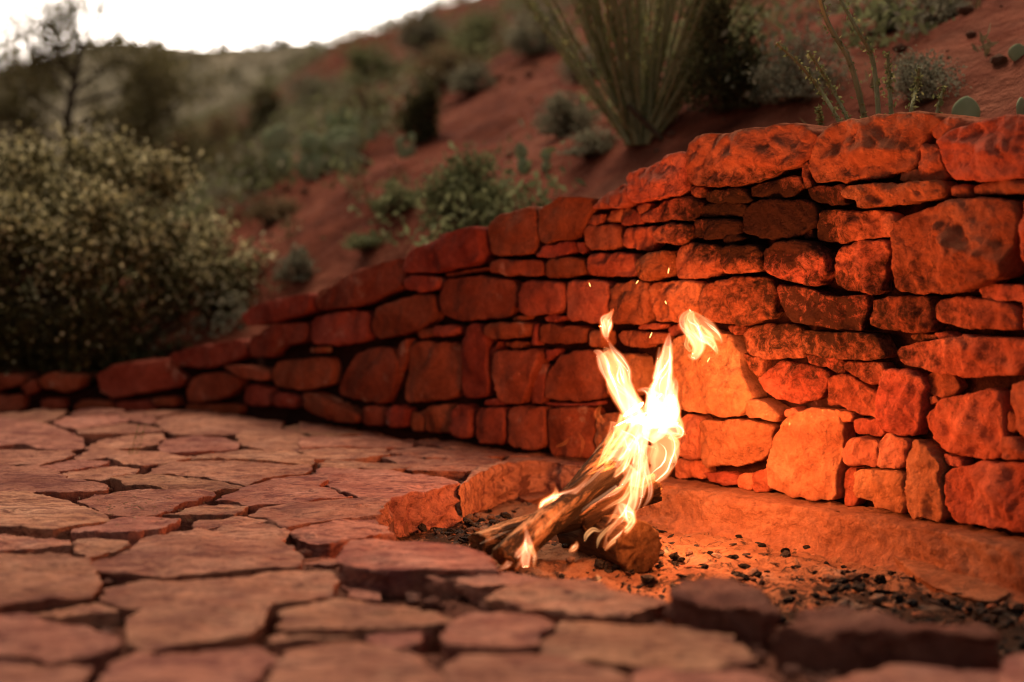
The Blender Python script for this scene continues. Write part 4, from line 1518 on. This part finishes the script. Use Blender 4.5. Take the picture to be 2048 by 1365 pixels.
SH_ = [  # name, label, category, px, base py, width px, height px, material, leaves, leaf px, low
 ('sagebrush', 'round grey sagebrush alone on bare red soil left of the many-stemmed ocotillo', 'shrub', 1135, 272, 150, 95, L_SAGE, 2600, 9),
 ('green_shrub', 'large soft green shrub rising just behind the middle of the wall', 'shrub', 930, 470, 250, 185, L_GREEN, 5200, 11),
 ('olive_shrub', 'dark olive upright shrub on the slope above the bare red patch', 'shrub', 842, 285, 100, 165, L_DARK, 2600, 10),
 ('sagebrush', 'low pale sagebrush at the foot of the many-stemmed ocotillo', 'shrub', 1190, 312, 150, 60, L_SAGE, 1800, 8),
 ('sagebrush', 'wide grey sagebrush between the dark bush and the tall thin canes', 'shrub', 1600, 200, 220, 140, L_SAGE, 3600, 8),
 ('sagebrush', 'grey sagebrush behind the prickly pear pads at the right end of the wall', 'shrub', 1855, 205, 190, 130, L_SAGE, 3400, 8),
 ('olive_shrub', 'tall dark bush right beside the many-stemmed ocotillo', 'shrub', 1445, 225, 210, 290, L_DARK, 6500, 11),
 ('olive_shrub', 'dark brown shrub at the foot of the slope below the far ridge', 'shrub', 535, 285, 110, 130, L_DARK, 2000, 10),
 ('green_shrub', 'grey green shrub on the skyline where the slope meets the sky', 'shrub', 850, 100, 130, 85, L_SAGE, 1800, 9),
 ('green_shrub', 'green shrub just below the skyline right of the sky gap', 'shrub', 960, 120, 150, 100, L_GREEN, 2000, 9),
 ('sagebrush', 'pale shrub near the top edge left of the many-stemmed ocotillo', 'shrub', 1075, 110, 130, 110, L_SAGE, 2000, 9),
 ('straw_shrub', 'straw coloured shrub on the steep slope under the skyline', 'shrub', 900, 165, 150, 90, L_STRAW, 2000, 9),
 ('sagebrush', 'grey brown low shrub on the edge of the bare red patch', 'shrub', 950, 185, 110, 60, L_SAGE, 1500, 8),
 ('sagebrush', 'grey shrub half hidden by the left canes of the many-stemmed ocotillo', 'shrub', 1165, 160, 100, 85, L_SAGE, 1600, 8),
 ('green_shrub', 'small green shrub low on the ridge at the right end of the far mesa', 'shrub', 745, 170, 110, 90, L_GREEN, 1600, 9),
 ('straw_shrub', 'yellowish shrub left of the dark olive upright shrub', 'shrub', 740, 245, 130, 80, L_STRAW, 1800, 9),
 ('green_shrub', 'grey green shrub above the prickly pear clump', 'shrub', 625, 215, 130, 80, L_SAGE, 1800, 9),
 ('olive_shrub', 'brown olive low shrub left of the prickly pear clump', 'shrub', 520, 375, 150, 75, L_DARK, 2000, 9),
 ('straw_shrub', 'straw coloured tuft of shrub behind the pale bush', 'shrub', 455, 330, 130, 110, L_STRAW, 2000, 9),
 ('olive_shrub', 'dark shrub mass between the juniper and the slope', 'shrub', 400, 400, 170, 120, L_DARK, 2600, 10),
 ('green_shrub', 'low green shrub left of the large soft green shrub', 'shrub', 800, 430, 130, 70, L_GREEN, 1600, 9),
 ('straw_shrub', 'small dry shrub on the red slope right of the pale bush top', 'shrub', 545, 450, 130, 70, L_STRAW, 1400, 8),
 ('green_shrub', 'low grey green shrub behind the lower wall', 'shrub', 595, 560, 100, 70, L_SAGE, 1300, 8),
 ('green_shrub', 'flat green plant just over the wall left of the large soft green shrub', 'shrub', 735, 500, 110, 45, L_GREEN, 1200, 8),
 ('green_shrub', 'green grassy shrub at the top edge right of the tall thin canes', 'shrub', 1780, 62, 70, 100, L_GREEN, 1400, 9),
 ('sagebrush', 'grey shrub at the top edge far right on the bare slope', 'shrub', 1880, 45, 150, 70, L_SAGE, 1600, 8),
]
for k, (nm, lab, cat, px, py, wp, hp, mt, n, lp) in enumerate(SH_):
    p = hit_hill(px, py)
    shrub(nm, lab, cat, p + np.array([0, 0, -0.01]), px_size(p, wp), px_size(p, hp), mt, n, px_size(p, lp), 30, k, 'shrubs on the hillside')

# big pale bush at left, standing behind the low end of the wall
def pale_bush():
    rng = np.random.default_rng(55)
    p = hit_hill(180, 735)
    base = np.array([-2.08, 6.55, float(ground_z(np.array([-2.08]), np.array([6.55]))[0]) - 0.01])
    r = empty('pale_bush', base)
    tag(r, 'large rounded bush with small cream leaves and a painted lit top behind the low end of the wall', 'bush')
    W_, D_, H_ = 2.0, 1.2, 1.02
    ncl = 150
    d = rng.normal(size=(ncl, 3)); d[:, 2] = np.abs(d[:, 2]) * 1.1 - 0.05
    d /= np.linalg.norm(d, axis=1)[:, None]
    rad = rng.uniform(0.5, 1.0, ncl) ** 0.6
    CC = d * rad[:, None] * np.array([W_ / 2, D_ / 2, H_])
    CC[:, 2] = np.maximum(CC[:, 2], 0.05)
    n = 72000
    per = rng.integers(0, ncl, n)
    out = rng.uniform(0, 1, n)
    C = CC[per] + rng.normal(size=(n, 3)) * np.array([0.062, 0.062, 0.055]) + d[per] * (out * 0.05)[:, None]
    C[:, 2] = np.maximum(C[:, 2], 0.01)
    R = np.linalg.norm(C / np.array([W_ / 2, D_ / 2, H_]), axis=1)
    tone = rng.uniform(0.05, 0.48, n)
    tip = (out > 0.45) & (R > 0.72) & (C[:, 2] > 0.38 * H_ + rng.normal(0, 0.12, n)) & (rng.uniform(0, 1, n) < 0.8)  # pale upper outer leaves paint the lit top, dark ones the shaded base
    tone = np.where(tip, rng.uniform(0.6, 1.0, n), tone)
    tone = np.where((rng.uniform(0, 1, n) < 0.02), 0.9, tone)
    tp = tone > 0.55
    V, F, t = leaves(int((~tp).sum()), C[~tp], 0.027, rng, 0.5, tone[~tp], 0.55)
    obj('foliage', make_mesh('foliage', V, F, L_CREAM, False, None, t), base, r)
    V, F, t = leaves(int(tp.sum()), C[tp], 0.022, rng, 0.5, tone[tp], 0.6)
    obj('lit_top_leaves', make_mesh('lit_top_leaves', V, F, L_LIT_TOP, False, None, t), base, r)
    st = B()
    for k in range(ncl):
        a = rng.normal(size=3) * np.array([0.10, 0.08, 0])
        st.tube(catmull([a, CC[k] * 0.5 + rng.normal(size=3) * 0.05, CC[k]], 6), np.linspace(0.012, 0.003, 6), 5)
    obj('stems', st.mesh('stems', M_STEM), base, r)
pale_bush()

# juniper at far left: trunk, limbs, sparse crown
def juniper():
    rng = np.random.default_rng(77)
    Y = 11.5
    q = on_y(120, 300, Y)
    base = np.array([q[0], Y, float(ground_z(np.array([q[0]]), np.array([Y]))[0]) - 0.03])
    r = empty('juniper_tree', base)
    tag(r, 'scraggly juniper tree with sparse upper twigs against the sky at far left', 'tree')
    k = Y / FPX
    tb = B()
    def w2(px, py, dy=0.0):
        return on_y(px, py, Y + dy) - base
    tr = catmull([np.array([0, 0, 0]), w2(140, 380), w2(135, 250), w2(150, 160), w2(165, 90)], 14)
    tb.tube(tr, np.linspace(0.06, 0.016, 14), 8)
    tips = []
    limbs = [((135, 260), (250, 222), (345, 240)), ((140, 300), (60, 250), (-20, 230)), ((145, 200), (80, 120), (30, 40)), ((150, 170), (110, 80), (95, 20)), ((160, 110), (190, 40), (210, -20)),
             ((150, 180), (230, 130), (320, 140)), ((135, 320), (230, 330), (330, 310)), ((140, 240), (40, 180), (-40, 130)), ((160, 100), (150, 50), (140, 0)), ((140, 350), (50, 330), (-30, 320)),
             ((150, 150), (60, 90), (0, 70)), ((145, 300), (260, 280), (360, 200)), ((150, 210), (270, 170), (360, 110)), ((140, 330), (300, 350), (420, 280))]
    for a, b, c in limbs:
        dy = rng.uniform(-0.6, 0.6)
        L = catmull([w2(*a), w2(*b, dy * 0.5), w2(*c, dy)], 9)
        tb.tube(L, np.linspace(0.020, 0.006, 9), 6)
        for i in range(3, 9):
            for _ in range(2):
                e = L[i] + rng.normal(size=3) * np.array([0.16, 0.16, 0.14])
                tb.tube(np.linspace(L[i], e, 3), np.array([0.007, 0.005, 0.003]), 4)
                tips.append(e)
    obj('trunk', tb.mesh('trunk', M_TRUNK), base, r)
    tips = np.array(tips)
    hi_ = tips[:, 2] + base[2] > on_y(100, 110, Y)[2]
    wgt = np.where(hi_, 0.55, 1.0)
    n = 32000
    per = rng.choice(len(tips), n, p=wgt / wgt.sum())
    C = tips[per] + rng.normal(size=(n, 3)) * 0.085
    V, F, t = leaves(n, C, 0.034, rng, 0.3, None, 0.45)
    obj('crown', make_mesh('crown', V, F, L_JUN, False, None, t), base, r)
juniper()

# ocotillo plants: canes with small leaves
def cane_mesh(P, R, rng, nl, leaf):
    b = B()
    b.tube(P, R, 6, 0)
    T = rng.uniform(0.05, 1, nl)
    idx = T * (len(P) - 1)
    C = np.stack([np.interp(idx, np.arange(len(P)), P[:, k]) for k in range(3)], 1)
    C = C + rng.normal(size=(nl, 3)) * np.mean(R) * 1.3
    V, F, t = leaves(nl, C, leaf, rng, 0.6, None, 0.5)
    b.add(V, F, 1, t)
    return b.mesh('cane', [M_CANE, L_OCO], False)

def big_ocotillo():
    rng = np.random.default_rng(91)
    base = hit_hill(1285, 285) + np.array([0, 0, -0.02])
    r = empty('ocotillo', base)
    tag(r, 'big ocotillo with dozens of upright green canes fanning from one base on the slope', 'plant')
    for k in range(95):
        fx = rng.uniform(-1, 1)
        top = base + np.array([fx * 0.50 + rng.normal() * 0.09 + 0.06, rng.normal() * 0.30, rng.uniform(0.6, 1.5)])
        b0 = base + np.array([fx * 0.035 + rng.normal() * 0.015, rng.normal() * 0.03, 0])
        mid = b0 * 0.5 + top * 0.5 + np.array([fx * 0.035, 0, 0.03])
        P = catmull([b0, mid, top], 12) - base
        obj('cane', cane_mesh(P, np.linspace(0.0075, 0.003, 12), rng, 110, 0.020), base, r)
    # leaning dead stick at the foot
    b = B()
    A, C = on_y(1255, 210, base[1] - 0.15) - base, on_y(1330, 285, base[1] - 0.15) - base
    b.tube(np.linspace(A, C, 6), 0.011, 6)
    obj('dead_cane', b.mesh('dead_cane', M_STEM), base, r)
big_ocotillo()

def canes():
    rng = np.random.default_rng(17)
    Y = 3.86
    b0 = on_y(1745, 300, Y)
    base = np.array([b0[0], Y, float(ground_z(np.array([b0[0]]), np.array([Y]))[0]) - 0.02])
    r = empty('ocotillo', base)
    tag(r, 'young ocotillo with a few tall thin leafy canes just behind the high wall', 'plant')
    for pts, rad in [([(1740, 300), (1728, 232), (1700, 125), (1655, 45), (1630, -40), (1610, -120)], 0.0085), ([(1755, 300), (1757, 232), (1745, 120), (1715, 60), (1675, -10), (1640, -70)], 0.0075),
                     ([(1700, 300), (1676, 240), (1640, 180), (1600, 130), (1553, 86)], 0.006), ([(1720, 300), (1695, 238), (1660, 170), (1617, 103)], 0.006),
                     ([(1785, 300), (1783, 235), (1778, 160), (1776, 105)], 0.007), ([(1815, 300), (1822, 225), (1832, 180), (1838, 135)], 0.0065), ([(1868, 300), (1873, 230), (1888, 175)], 0.005), ([(1645, 300), (1642, 245), (1636, 215)], 0.004)]:
        P = catmull([on_y(x, y, Y + rng.normal() * 0.03) for x, y in pts], 22)
        P[0, 2] = base[2]
        obj('cane', cane_mesh(P - base, np.linspace(rad, rad * 0.6, 22), rng, 150, 0.013), base, r)
canes()

# prickly pears
def pear_mat():
    m, nt, b, out = new_mat('cactus_pad')
    v, rnd = coords(nt)
    c = ramp(nt, noise(nt, v, 12, 4), [(0.3, (0.24, 0.27, 0.13)), (0.7, (0.37, 0.39, 0.22))])
    dots = nd(nt, 'ShaderNodeTexVoronoi', {'Vector': v, 'Scale': 34.0})
    c = mix(nt, ramp(nt, dots.outputs['Distance'], [(0.10, 0.8), (0.22, 0.0)]), c, (0.33, 0.27, 0.14))
    nt.links.new(c, b.inputs['Base Color'])
    b.inputs['Roughness'].default_value = 0.6
    return m
M_PEAR = pear_mat()
def pad(parent, pbase, h, ang, yaw, name='pad', wk=0.42):
    """flat oval pad rising from pbase"""
    nu, nv = 16, 12
    V = []
    for i in range(nv + 1):
        t = i / nv
        rr = wk * h * math.sin(math.pi * min(1, max(0, 0.03 + 0.97 * t)) ** 0.9) ** 0.65
        for j in range(nu):
            a = 2 * math.pi * j / nu
            V.append((rr * math.cos(a), 0.10 * h * math.sin(a) * (math.sin(math.pi * t) ** 0.5 + 0.05), t * h))
    V = np.array(V)
    ca, sa = math.cos(ang), math.sin(ang)
    V = np.c_[V[:, 0] * ca + V[:, 2] * sa, V[:, 1], -V[:, 0] * sa + V[:, 2] * ca]
    cy, sy = math.cos(yaw), math.sin(yaw)
    V = np.c_[V[:, 0] * cy - V[:, 1] * sy, V[:, 0] * sy + V[:, 1] * cy, V[:, 2]]
    F = [(i * nu + j, i * nu + (j + 1) % nu, (i + 1) * nu + (j + 1) % nu, (i + 1) * nu + j) for i in range(nv) for j in range(nu)]
    F.append(tuple(range(nu))[::-1]); F.append(tuple(nv * nu + j for j in range(nu)))
    o = obj(name, make_mesh(name, V, F, M_PEAR), pbase, parent)
    tip = np.array([sa * h * cy, sa * h * sy, ca * h])
    return o, pbase + tip

def pear(label, base, padh, n, seed, spread):
    rng = np.random.default_rng(seed)
    base = np.asarray(base, float)
    r = empty('prickly_pear', base)
    tag(r, label, 'cactus', 'prickly pears on the hillside')
    for k in range(n):
        p0 = base + np.array([rng.uniform(-1, 1) * spread, rng.uniform(-1, 1) * spread * 0.6, -0.01])
        h = padh * rng.uniform(0.8, 1.1)
        _, tip = pad(r, p0, h, rng.normal() * 0.35, rng.uniform(-0.9, 0.9))
        for _ in range(rng.integers(1, 3)):
            _, t2 = pad(r, tip - np.array([0, 0, h * 0.08]), h * rng.uniform(0.7, 0.95), rng.normal() * 0.6, rng.uniform(-0.9, 0.9))
p = hit_hill(650, 352); pear('large clump of grey green prickly pear pads in the middle of the slope', p, px_size(p, 62), 9, 1, px_size(p, 80))
p = hit_hill(825, 312); pear('small prickly pear right of the large prickly pear clump', p, px_size(p, 30), 2, 2, px_size(p, 14))
p = hit_hill(1080, 352); pear('pale prickly pear pads right of the large soft green shrub', p, px_size(p, 36), 4, 3, px_size(p, 38))
p = hit_hill(700, 300); pear('prickly pear higher up behind the large prickly pear clump', p, px_size(p, 45), 4, 6, px_size(p, 50))
def single(label, px, py_c, hpx, Y, ang, yaw, wk=0.5):
    if Y is None:        # farthest spot behind the wall where the ground still lies below the pad
        for Y in np.arange(5.2, 2.9, -0.03):
            q = on_y(px, py_c + hpx * 0.40, Y)
            dd, _ = wall_signed(q[:1], q[1:2])
            if ground_z(q[:1], q[1:2])[0] < q[2] and dd[0] > 0.2:
                break
            if dd[0] < 0.24:
                break
        Y = float(Y)
    c = on_y(px, py_c, Y)
    h = px_size(c, hpx)
    zg = float(ground_z(np.array([c[0]]), np.array([Y]))[0]) - 0.01
    base = np.array([c[0], Y, zg])
    r = empty('prickly_pear', base)
    tag(r, label, 'cactus', 'prickly pears on the hillside')
    z = zg
    top = c[2] + h * 0.5
    first = max(top - h * 0.95 - zg, 0.02)
    if first > 0.03:
        pad(r, base, first + 0.02, 0.0, yaw + 0.5)
    pad(r, np.array([c[0], Y, top - h]), h, ang, yaw, wk=wk)
single('round prickly pear pad peeking over the gap between the two right cap stones', 1931, 222, 60, None, 0.05, 0.1)
single('prickly pear pad at the right edge just above the last cap stone', 2040, 216, 48, None, 0.25, 0.9)
p = hit_hill(2032, 125)
single('prickly pear pad alone on bare red soil at the right edge', 2035, 106, 38, float(p[1]), 0.1, 0.2, 0.6)

# grass sprig in a paving joint
def sprig():
    base = on_z(264, 934, -0.04)
    r = empty('grass_sprig', base)
    tag(r, 'thin green weed sprig growing from a joint in the left paving', 'weed')
    rng = np.random.default_rng(4)
    m = leaf_mat('sprig_leaf', [(0.0, (0.06, 0.10, 0.02)), (1.0, (0.16, 0.22, 0.05))])
    for (px, py, w_) in [(258, 895, .0016), (262, 893, .0016), (266, 897, .0014), (270, 905, .0014), (277, 850, .0011), (290, 850, .0009)]:
        tip = on_y(px, py, base[1])
        bend = (base + tip) / 2 + rng.normal(size=3) * 0.004
        b = B(); b.tube(catmull([base, bend, tip], 8) - base, np.linspace(w_, w_ * 0.3, 8), 5, 0, rng.uniform(0.2, 1))
        if w_ < .0012:
            C = np.linspace(base, tip, 14)[3:] - base
            V, F, t = leaves(len(C), C + rng.normal(size=C.shape) * 0.002, 0.008, rng, 0.6)
            b.add(V, F, 0, t)
        obj('blade', b.mesh('blade', m, False), base, r)
sprig()

# wood chips and straw scraps on the left slabs
def chips():
    rng = np.random.default_rng(8)
    b = B()
    for k in range(46):
        px, py = rng.normal(290, 75), rng.normal(1018, 14)
        p = on_z(px, py, 0.014)
        a = rng.uniform(0, 6.3); L = rng.uniform(0.004, 0.016)
        d = np.array([math.cos(a), math.sin(a), rng.uniform(-.1, .25)]) * L
        b.tube(np.array([p, p + d * 0.5 + [0, 0, 0.001], p + d]), 0.0009, 4, 0, rng.uniform(0.4, 1))
    o = obj('straw_scraps', b.mesh('straw_scraps', L_STRAW, False))
    tag(o, 'scattered straw coloured wood scraps on the left paving slabs', 'straw scraps', kind='stuff')
chips()

# pebbles in the joints
M_PEB = rock_mat('pebble_stone', [(0.22, 0.09, 0.06), (0.33, 0.15, 0.10), (0.42, 0.22, 0.16)], bump=0.1)
for k, (px, py, wp, lab) in enumerate([(237, 972, 26, 'small red brown pebble in the joint beside the thick left slab'), (378, 1042, 20, 'round brown pebble in the joint between two middle slabs'),
                                       (365, 1056, 16, 'tiny flat pebble in front of the round brown pebble'), (222, 992, 8, 'tiny pale pebble on a left slab among straw scraps')]):
    p = on_z(px, py, -0.01)
    me = lump_mesh('pebble', M_PEB, 80 + k, 3, (1, 0.8, 0.7))
    r = px_size(p, wp) * 0.5
    o = obj('pebble', me, p + np.array([0, 0, -0.045 if k < 3 else 0.012])); o.scale = (r, r, r)
    tag(o, lab, 'pebble')

# grit and crumbs lying in the paving joints
def grit():
    rng = np.random.default_rng(66)
    X = rng.uniform(-2.2, 1.3, 26000); Y = rng.uniform(1.95, 5.8, 26000)
    d, _ = wall_signed(X, Y)
    ok = (d < -0.03) & ~inside(X, Y, PIT)
    for Q in placed:
        ok &= ~inside(X, Y, Q)
    X, Y = X[ok], Y[ok]
    Z = bed_z(X, Y)
    b = B()
    shp = [np.array([v.co[:] for v in lump_mesh('bit', M_PEB, 70 + k, 1).vertices]) for k in range(4)]
    fc = [tuple(p.vertices) for p in lump_mesh('bit', M_PEB, 70, 1).polygons]
    for i in range(min(len(X), 4500)):
        b.add(shp[i % 4] * (0.003 + 0.016 * rng.random() ** 3) + np.array([X[i], Y[i], Z[i] - 0.001]), fc)
    o = obj('joint_grit', b.mesh('joint_grit', M_PEB, False))
    tag(o, 'red grit and small crumbs of stone lying in the paving joints', 'grit', kind='stuff')
grit()

# low ground cover on the hillside: uncountable small tufts and stones
def cover(name, label, mat, seed, n0, bias, size, blades, spread, up, asp):
    rng = np.random.default_rng(seed)
    X = rng.uniform(-8, 10, n0); Y = 4.2 + rng.uniform(0, 1, n0) ** 1.5 * 25
    d, _ = wall_signed(X, Y)
    right = np.clip((X - 0.02 * Y) * 0.20, -0.5, 0.34)
    dens = fbm(np.stack([X * 0.6, Y * 0.45, X * 0 + seed], -1), 3) + bias - right
    bp = hit_hill(1010, 225)
    bare = ((X - bp[0]) / 0.75) ** 2 + ((Y - bp[1]) / 1.5) ** 2 < 1
    ok = (d > 0.45) & (dens > rng.uniform(-0.1, 0.45, n0)) & ~bare
    X, Y = X[ok], Y[ok]
    Z = ground_z(X, Y)
    k = rng.uniform(0.5, 1.4, len(X))
    C = np.repeat(np.c_[X, Y, Z], blades, 0) + np.abs(rng.normal(size=(len(X) * blades, 3))) * np.repeat(k, blades)[:, None] * np.array([0, 0, spread * 0.8])
    C[:, :2] += rng.normal(size=(len(C), 2)) * np.repeat(k, blades)[:, None] * spread * 0.6
    tone = np.clip(rng.normal(0.5, 0.25, len(C)), 0, 1)
    V, F, t = leaves(len(C), C + np.array([0, 0, 0.02]), size, rng, up, tone, asp)
    o = obj(name, make_mesh(name, V, F, mat, False, None, t))
    tag(o, label, 'ground cover', kind='stuff')
cover('dry_grass', 'low dry grass and weeds scattered over the red hillside', L_STRAW, 12, 7000, 0.02, 0.05, 10, 0.06, 1.4, 0.3)
cover('green_brush', 'low green brush growing in patches over the hillside', L_GREEN, 21, 3000, 0.03, 0.045, 60, 0.13, 0.6, 0.45)
cover('grey_brush', 'low grey green scrub growing in patches over the hillside', L_SAGE, 35, 3200, 0.03, 0.042, 60, 0.13, 0.6, 0.4)

# loose stones lying on the slope
def slope_stones():
    rng = np.random.default_rng(44)
    b = B()
    shp = [np.array([v.co[:] for v in lump_mesh('bit', M_PEB, 60 + k, 1).vertices]) for k in range(4)]
    fc = [tuple(p.vertices) for p in lump_mesh('bit', M_PEB, 60, 1).polygons]
    X = rng.uniform(-6, 9, 2600); Y = 4.3 + rng.uniform(0, 1, 2600) ** 1.6 * 18
    d, _ = wall_signed(X, Y)
    ok = d > 0.4
    X, Y = X[ok], Y[ok]
    Z = ground_z(X, Y)
    for i in range(len(X)):
        b.add(shp[i % 4] * (0.008 + 0.030 * rng.random() ** 3) + np.array([X[i], Y[i], Z[i] - 0.006]), fc)
    o = obj('slope_stones', b.mesh('slope_stones', M_PEB, False))
    tag(o, 'small loose red stones strewn over the hillside', 'stones', kind='stuff')
slope_stones()

# far mesa with brush
def mesa():
    top_px = [(-900, 210), (-400, 190), (-100, 175), (0, 152), (60, 135), (130, 110), (200, 88), (270, 80), (330, 88), (400, 96), (470, 90), (540, 94), (620, 90), (700, 96), (760, 98), (900, 92), (1200, 80), (1700, 90), (2400, 120)]
    D = 190.0
    xs_ = np.array([(a - 1024) / FPX * D for a, _ in top_px]); hs2 = np.array([on_y(1024, b, D)[2] for _, b in top_px])
    X = np.linspace(xs_[0], xs_[-1], 420)
    top = np.interp(X, xs_, hs2) + 0.5 * fbm(np.c_[X * 0.12, X * 0, X * 0], 3)
    rows = []
    for t in np.linspace(0, 1, 46):
        y = 70 + 120 * t
        prof = t ** 1.25
        z = -1 + (top + 1) * prof
        z = z + 2.2 * prof * (1 - t) * fbm(np.c_[X * 0.06, np.full(420, y * 0.06), X * 0], 4) * 4
        rows.append(np.c_[X, np.full(420, y) + 3 * fbm(np.c_[X * 0.03, np.full(420, t * 2), X * 0], 2), z])
    rows.append(np.c_[X, np.full(420, 260.0), top - 3]); rows.append(np.c_[X, np.full(420, 320.0), X * 0 - 2])
    V = np.concatenate(rows)
    nr = len(rows)
    i = np.arange(nr - 1)[:, None] * 420 + np.arange(419)[None]
    F = np.stack([i, i + 1, i + 421, i + 420], -1).reshape(-1, 4)
    m = soil_mat('mesa_slope', [(0.17, 0.15, 0.10), (0.28, 0.235, 0.16), (0.36, 0.285, 0.20)], 0.12, 0.6, 0.7)
    o = obj('mesa', make_mesh('mesa', V, F, m))
    tag(o, 'distant flat topped mesa below the bright sky', 'mesa', kind='structure')
    rng = np.random.default_rng(31)
    n = 900
    rr = rng.integers(6, 46, n); cc = rng.integers(0, 420, n)
    sk = rng.uniform(0, 1, n) < 0.16
    rr[sk] = 45
    P = V[rr * 420 + cc]
    k = 26
    sz = rng.uniform(0.5, 1.25, n)
    C = np.repeat(P + np.c_[np.zeros((n, 2)), sz * 0.5], k, 0) + rng.normal(size=(n * k, 3)) * np.repeat(sz, k)[:, None] * np.array([0.6, 0.6, 0.42])
    Vl, Fl, t = leaves(n * k, C, 0.75, rng, 0.3, None, 0.6)
    o = obj('mesa_brush', make_mesh('mesa_brush', Vl, Fl, L_DARK, False, None, t))
    tag(o, 'dark pinyon brush dotting the distant mesa and its rim', 'brush', kind='stuff')
mesa()
